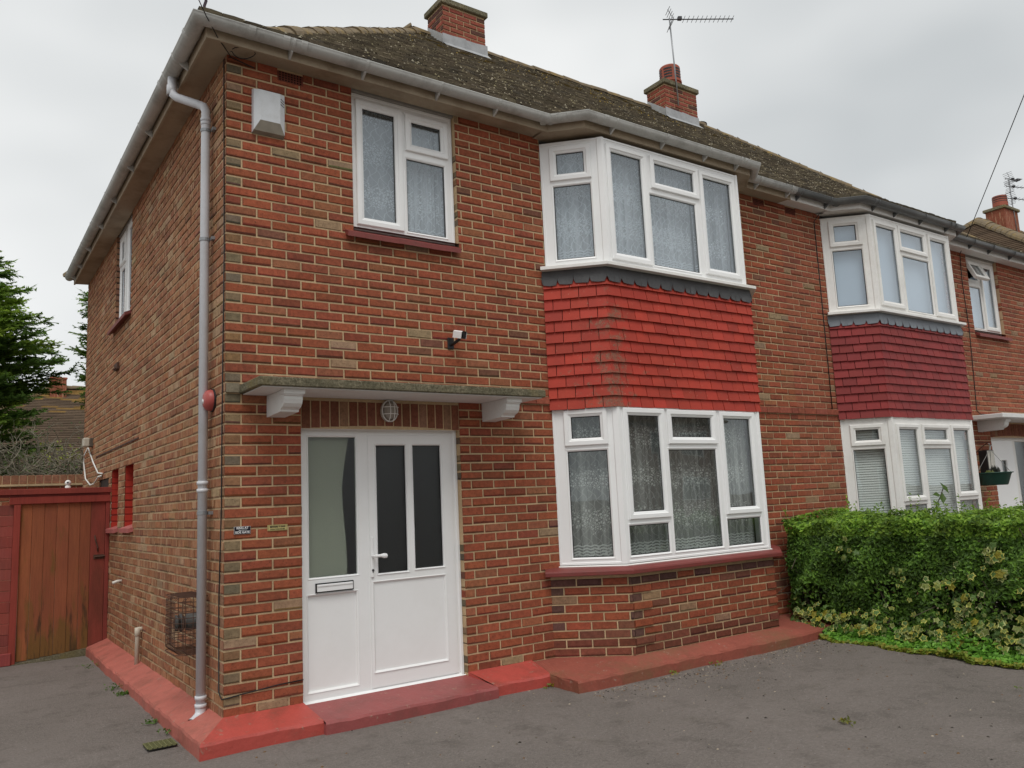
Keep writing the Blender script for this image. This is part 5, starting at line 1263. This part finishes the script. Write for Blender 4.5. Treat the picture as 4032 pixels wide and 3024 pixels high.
def weed(x, y, label, n=26, s_=.05, sz=.03, col=((.07, .15, .02), (.10, .18, .03)), z=-.15):
    mb = MB(); rr = np.random.default_rng(int(abs(x * 977 + y * 331) * 10)); q = np.stack([x + rr.normal(0, s_, n), y + rr.normal(0, s_, n), z + rr.uniform(.004, s_ * .9, n)], 1)
    leaf_cloud(mb, q, np.tile([0, 0, 1.], (n, 1)), sz, sz * .6, pick(col, n, 2), 5, .1, .5); tag(mb.build('weed', M['leaf']), label, 'weed', 'weeds in the tarmac')
weed(-.27, 2.55, 'weed tuft in the tarmac at the foot of the side plinth, near the waste pipe', 46, .045)
weed(-.26, 2.20, 'weed tuft along the side plinth in front of the waste pipe', 60, .032)
weed(-.27, .95, 'weed tuft by the side plinth between downpipe and drain', 36, .035)
weed(-.25, .55, 'small weed at the side plinth beside the drain', 20, .03)
weed(-.27, 3.9, 'weed at the side plinth nearest the gate', 30, .06)
weed(2.55, -.33, 'yellowish weed in the inner angle of the bay plinth', 14, .03, .035, ((.35, .30, .03), (.18, .22, .03)))
weed(3.28, -2.56, 'lone yellow-green weed out in the middle of the drive', 30, .035, .03, ((.22, .20, .03), (.14, .16, .03)))
weed(3.6, -.72, 'tiny weed under the front edge of the bay plinth', 12, .03, .03, ((.30, .27, .04), (.16, .2, .03)))
weed(4.1, -.72, 'small yellow weed further along the bay plinth edge', 12, .035, .03, ((.30, .27, .04), (.16, .2, .03)))
weed(4.9, -2.95, 'pair of pale weeds near the hedge bed edge', 12, .04, .03, ((.20, .22, .04), (.12, .17, .03)))
# grit and dead leaves
mb = MB()
for k in range(1500):
    x, y = rg.uniform(-3, 7.5), rg.uniform(-5, -.3); s_ = rg.uniform(.004, .013)
    if rg.uniform() < .4: x = rg.uniform(2.6, 5.9); y = -.69 - abs(rg.normal(0, .22))
    z = rsurf(x, y); p = [(x + s_ * math.cos(t) * rg.uniform(.6, 1.3), y + s_ * math.sin(t) * rg.uniform(.6, 1.3), z) for t in (0, 1.6, 3.1, 4.7)]
    g = rg.choice([.03, .05, .35, .22, .12]); c = (g, g * .85, g * .65, 0) if rg.uniform() < .8 else (.16, .09, .04, 0)
    mb.raw(p + [(x, y, z + s_ * .6)], [(0, 1, 4), (1, 2, 4), (2, 3, 4), (3, 0, 4)], [c] * 4)
structure(mb.build('loose_grit', attr_mat('grit', .9), None, False, (0, 0, -.155)), 'stuff')

# ---------------------------------------------------------------- trees behind
def conifer(name, label, base, H, Rf, n_br, seed, pal, xmin=None, zlo=.4):
    r = np.random.default_rng(seed); t_ = thing(name, label, 'tree', base)
    b = np.array(base, float); mb = MB(); mb.tube([b, b + [.03, .02, H * .5], b + [0, 0, H]], [.17, .11, .02], 8); mb.build('trunk', M['bark'], t_)
    mb = MB(); bw = MB(); pal = np.array(pal)
    for k in range(n_br):
        z = zlo + (H - zlo - .2) * r.uniform(0, 1) ** .95; a = r.uniform(0, 6.283); Rr = Rf(z / H) * r.uniform(.72, 1.08)
        if xmin is not None and math.cos(a) < xmin: continue
        d = np.array([math.cos(a), math.sin(a), 0]); st = b + [0, 0, z]; rise = r.uniform(.05, .35)
        tip = st + d * Rr + [0, 0, Rr * rise - .12 * Rr]
        bw.tube([st, (st + tip) / 2 + [0, 0, -.06], tip], [.020, .011, .003], 4)
        tone = r.uniform(.6, 1.25); base_c = pal[r.integers(0, len(pal))] * tone
        m_ = int(14 + Rr * 16)
        for j in range(m_):
            f = .25 + .78 * (j + r.uniform(0, 1)) / m_; f = min(f, 1.02); q = st + (tip - st) * f + [0, 0, -.24 * f * (1 - f) * .8]
            sd = (np.cross(d, [0, 0, 1]) * r.choice([-1, 1]) * r.uniform(.25, 1.0) + d * r.uniform(.5, 1.1) + np.array([0, 0, r.uniform(-.15, .45)])); sd /= np.linalg.norm(sd)
            Ls = r.uniform(.22, .46) * (1.15 - .35 * f); w_ = np.cross(sd, [0, 0, 1]); w_ /= np.linalg.norm(w_) + 1e-9; up = np.cross(w_, sd)
            # a flat feathery spray: tapering leaflets either side of an axis
            nl = 7
            for i in range(nl):
                s0 = q + sd * Ls * i / nl; ll = Ls * .38 * (1.05 - .75 * i / nl)
                for sg in (-1, 1):
                    e = s0 + sd * ll * .85 + w_ * sg * ll * .62 + up * r.normal(0, .02) - np.array([0, 0, .012]); wd = .032
                    c = tuple(base_c * r.uniform(.75, 1.3) * (1.0 + .35 * (i / nl))); mb.face([s0 - sd * wd, s0 + sd * wd, e], c)
            e = q + sd * Ls * 1.25; mb.face([q - w_ * .012, q + w_ * .012, e], tuple(base_c))
    bw.build('branches', M['bark'], t_); mb.build('crown', M['needle'], t_)
CP = [(.17, .27, .042), (.125, .215, .042), (.23, .33, .045), (.10, .175, .04)]
def prof(t):
    return float(np.interp(t, [0, .12, .30, .42, .52, .64, .75, .88, 1.0], [1.6, 2.1, 2.5, 2.3, 2.95, 2.35, 1.8, 1.1, .1]))
conifer('conifer_tree', 'big feathery dark green conifer behind the gate', (-2.55, 13.2, -.15), 8.3, prof, 1250, 77, CP, xmin=-.25)
conifer('conifer_tree', 'conifer mostly hidden behind the rear corner of the house', (1.9, 12.6, -.15), 7.6, lambda t: float(np.interp(t, [0, .5, .62, .80, 1], [1.1, 1.2, 1.28, 1.15, .2])), 420, 78, CP[:2] + CP[3:], zlo=3.9)
# tangled bare shrub with a few pale green leaves
t_ = thing('bare_shrub', 'tangled bare twiggy shrub above the garden wall', 'shrub', (0, 10.4, -.15))
mb = MB(); tips = []
def grow(p, d, L_, r_, lv):
    pts = [p]; n = 4
    for i in range(n):
        d = d + rg.normal(0, .22, 3); d /= np.linalg.norm(d); pts.append(pts[-1] + d * L_ / n)
    mb.tube(pts, [r_ * (1 - .15 * i) for i in range(n + 1)], 4, cap=False); tips.append(pts[-1])
    if lv < 3:
        for k in range(3 + (lv == 0) * 1):
            q = pts[rg.integers(1, n + 1)]; grow(q, d * .5 + rg.normal(0, .62, 3) + [0, 0, .10], L_ * rg.uniform(.55, .8), r_ * .68, lv + 1)
for k in range(26): grow(np.array([rg.uniform(-1.3, .9), rg.uniform(9.7, 11.0), 1.55]), np.array([rg.normal(0, .35), rg.normal(0, .2), 1.]), rg.uniform(.75, 1.15), .020, 0)
mb.build('twigs', plain('grey_brown_twig', (.19, .17, .125), .95, .25, 10), t_)
mb = MB(); tp = np.array(tips); sel = tp[rg.integers(0, len(tp), 1500)] + rg.normal(0, .05, (1500, 3)); cc = np.array(pick([(.10, .14, .05), (.075, .11, .045), (.14, .18, .06)], 1500, 21))
ye = (np.abs(sel[:, 0] - .02) < .28) & (np.abs(sel[:, 2] - 2.62) < .22); cy_ = np.array(pick([(.30, .33, .05), (.22, .27, .05)], 1500, 22)); cc[ye] = cy_[ye]
leaf_cloud(mb, sel, np.tile([0, -1., .4], (1500, 1)), .055, .028, cc.tolist(), 23); mb.build('leaves', M['leaf'], t_)

# ---------------------------------------------------------------- more houses
def simple_house(label, x0, x1, y0, y1, zw, pitch, chim, hipx=True, gable=False, wins=(), wallmat='fletton', yellow=0, group=None, faces='-y', pot=True, course=.10):
    t_ = thing('neighbouring_house', label, 'house', ((x0 + x1) / 2, (y0 + y1) / 2, -.15), group); rr = random.Random(int(x0 * 10 + y0)); ov = .3
    mb = MB(); wy = y0 if faces == '-y' else y1; hs = [(a, b, c, d) for a, b, c, d in wins]
    PFh = frame_map((0, y0, 0), (1, 0, 0), (0, -1, 0)); PBh = frame_map((0, y1, 0), (1, 0, 0), (0, 1, 0))
    for Pq, f in ((PFh, faces == '-y'), (PBh, faces == '+y')): mb.plate(Pq, x0, x1, -.2, zw, hs if f else [], col=(.25, .10, .06, .4))
    mb.face([(x0, y0, -.2), (x0, y1, -.2), (x0, y1, zw), (x0, y0, zw)], (.25, .11, .07, .4)); mb.face([(x1, y0, -.2), (x1, y1, -.2), (x1, y1, zw), (x1, y0, zw)], (.25, .11, .07, .4))
    mb.build('wall', M[wallmat], t_)
    half = (y1 - y0) / 2 + ov; zr = zw + .1 + half * pitch; ym = (y0 + y1) / 2; mb = MB(); n = int(half / course)
    for sy in (-1, 1):
        for j in range(n):
            f0, f1 = j / n, (j + 1) / n; ya, yb = ym + sy * half * (1 - f0), ym + sy * half * (1 - f1); za, zb = zw + .1 + half * pitch * f0, zw + .1 + half * pitch * f1
            hx = half if hipx else 0; xa0, xa1, xb0, xb1 = x0 - ov + hx * f0, x1 + ov - hx * f0, x0 - ov + hx * f1, x1 + ov - hx * f1; m_ = int((xa1 - xa0) / .5) + 1
            for i in range(m_):
                t0, t1 = i / m_, (i + 1) / m_; g = rr.uniform(.75, 1.2); c = (.125 * g, .088 * g, .060 * g)
                if yellow and f0 > .70 + rr.uniform(-.15, .35): c = (.27 * g, .165 * g, .055 * g)
                A = [(xa0 + (xa1 - xa0) * t0, ya, za + .035), (xa0 + (xa1 - xa0) * t1, ya, za + .035), (xb0 + (xb1 - xb0) * t1, yb, zb), (xb0 + (xb1 - xb0) * t0, yb, zb)]
                mb.face(A, c); mb.face([(A[0][0], ya, za - .01), (A[1][0], ya, za - .01), A[1], A[0]], tuple(q * .8 for q in c))
    if hipx:
        for sx, xe in ((-1, x0 - ov), (1, x1 + ov)):
            for j in range(n):
                f0, f1 = j / n, (j + 1) / n; xa, xb = xe - sx * half * f0, xe - sx * half * f1; za, zb = zw + .1 + half * pitch * f0, zw + .1 + half * pitch * f1; g = rr.uniform(.8, 1.15); c = (.13 * g, .09 * g, .06 * g)
                w0, w1 = half * (1 - f0), half * (1 - f1); mb.face([(xa, ym - w0, za + .035), (xa, ym + w0, za + .035), (xb, ym + w1, zb), (xb, ym - w1, zb)], c); mb.face([(xa, ym - w0, za - .01), (xa, ym + w0, za - .01), (xa, ym + w0, za + .035), (xa, ym - w0, za + .035)], tuple(q * .7 for q in c))
    rf = mb.build('roof', M['rooftile'], t_)
    mb = MB(); hx = half if hipx else 0; e0, e1 = (x0 - ov + hx, ym, zr + .03), (x1 + ov - hx, ym, zr + .03); ridge_run(mb, [e0, e1], rr, .12)
    if hipx:
        for xe, e, sy in ((x0 - ov, e0, -1), (x0 - ov, e0, 1), (x1 + ov, e1, -1), (x1 + ov, e1, 1)): ridge_run(mb, [(xe, ym + sy * half, zw + .14), e], rr, .12)
    mb.build('ridge_tiles', M['ridge'], rf)
    for cx, cy, cw, ctop in chim:
        mb = MB(); mb.box(cx - cw / 2, cx + cw / 2, cy - .24, cy + .24, zr - 1.2, ctop, (.26, .085, .05, .3)); ch = mb.build('chimney', M['fletton'], t_)
        mb = MB(); mb.bbox(cx - cw / 2 - .05, cx + cw / 2 + .05, cy - .29, cy + .29, ctop, ctop + .08, .01) if pot else mb.bbox(cx - cw / 2 - .02, cx + cw / 2 + .02, cy - .26, cy + .26, ctop, ctop + .06, .01); mb.build('chimney_cap', M['concrete'] if pot else M['terracotta'], ch)
        if pot: mb = MB(); mb.lathe([(.17, ctop + .08), (.16, ctop + .16), (.19, ctop + .17), (.18, ctop + .46), (0, ctop + .48)], (cx, cy, 0), 20); [mb.lathe([(.186, ctop + .22 + k * .06), (.186, ctop + .245 + k * .06)], (cx, cy, 0), 20, mi=1) for k in range(4)]; mb.build('chimney_pot', [M['terracotta'], M['black']], ch)
    for a, b, c, d in wins:
        Pq = PFh if faces == '-y' else PBh; mb = MB(); mb.ring(Pq, a, b, c, d, [(0, -.06), (0, .01), (.07, .01), (.075, -.02)]); m_ = max(1, round((b - a) / .7))
        for i in range(1, m_): u = a + (b - a) * i / m_; mb.plate(Pq, u - .04, u + .04, c, d, [], .008)
        if b - a < 2.2 or True: mb.plate(Pq, a + .05, b - .05, c + (d - c) * .7, c + (d - c) * .7 + .06, [], .006)
        w_ = mb.build('window', M['upvc'], t_)
        mb = MB(); mb.face([Pq(a, c, -.02), Pq(b, c, -.02), Pq(b, d, -.02), Pq(a, d, -.02)]); mb.build('pane', M['darkpane'], w_)
    return t_
M['darkpane'] = plain('dark_window', (.02, .022, .025), .12, .05)
simple_house('next pair of houses beyond, brown hipped roof with chimney behind the far half', 16.75, 30, -.1, 7.9, 4.95, .735, [(21.75, 3.7, .78, 8.55)], yellow=0)
aerial('tv_aerial', 'double-armed aerial on the chimney of the next house along', (21.95, 3.45, 7.7), 1.75, [(.22, (23.6, 3.1, 9.35)), (.56, (23.6, 3.1, 9.0)), (0.0, (22.3, 3.35, 9.46))], 10, (-.12, 0))
simple_house('distant house with lichen-yellowed tiled roof seen over the garden wall', -3.35, 9.0, 20.5, 29.5, 2.75, .62, [(1.28, 24.6, .48, 6.05)], yellow=1, pot=False)
for k, (xa, lab) in enumerate(((-9, 'brick house across the street, opposite the near half'), (6.5, 'brick house across the street, opposite the far half'), (22, 'brick house across the street, opposite the next pair'))):
    simple_house(lab, xa, xa + 13.2, -34, -26.5, 5.0, .84, [(xa + 4, -30, .8, 9.3)], wins=[(xa + 1, xa + 3, .9, 2.2), (xa + 1, xa + 3, 3.4, 4.7), (xa + 4.6, xa + 5.6, 3.5, 4.7), (xa + 4.4, xa + 5.5, -.1, 2.0), (xa + 7.6, xa + 8.6, 3.5, 4.7), (xa + 10, xa + 12, .9, 2.2), (xa + 10, xa + 12, 3.4, 4.7)], group='houses across the street', faces='+y', course=.4)
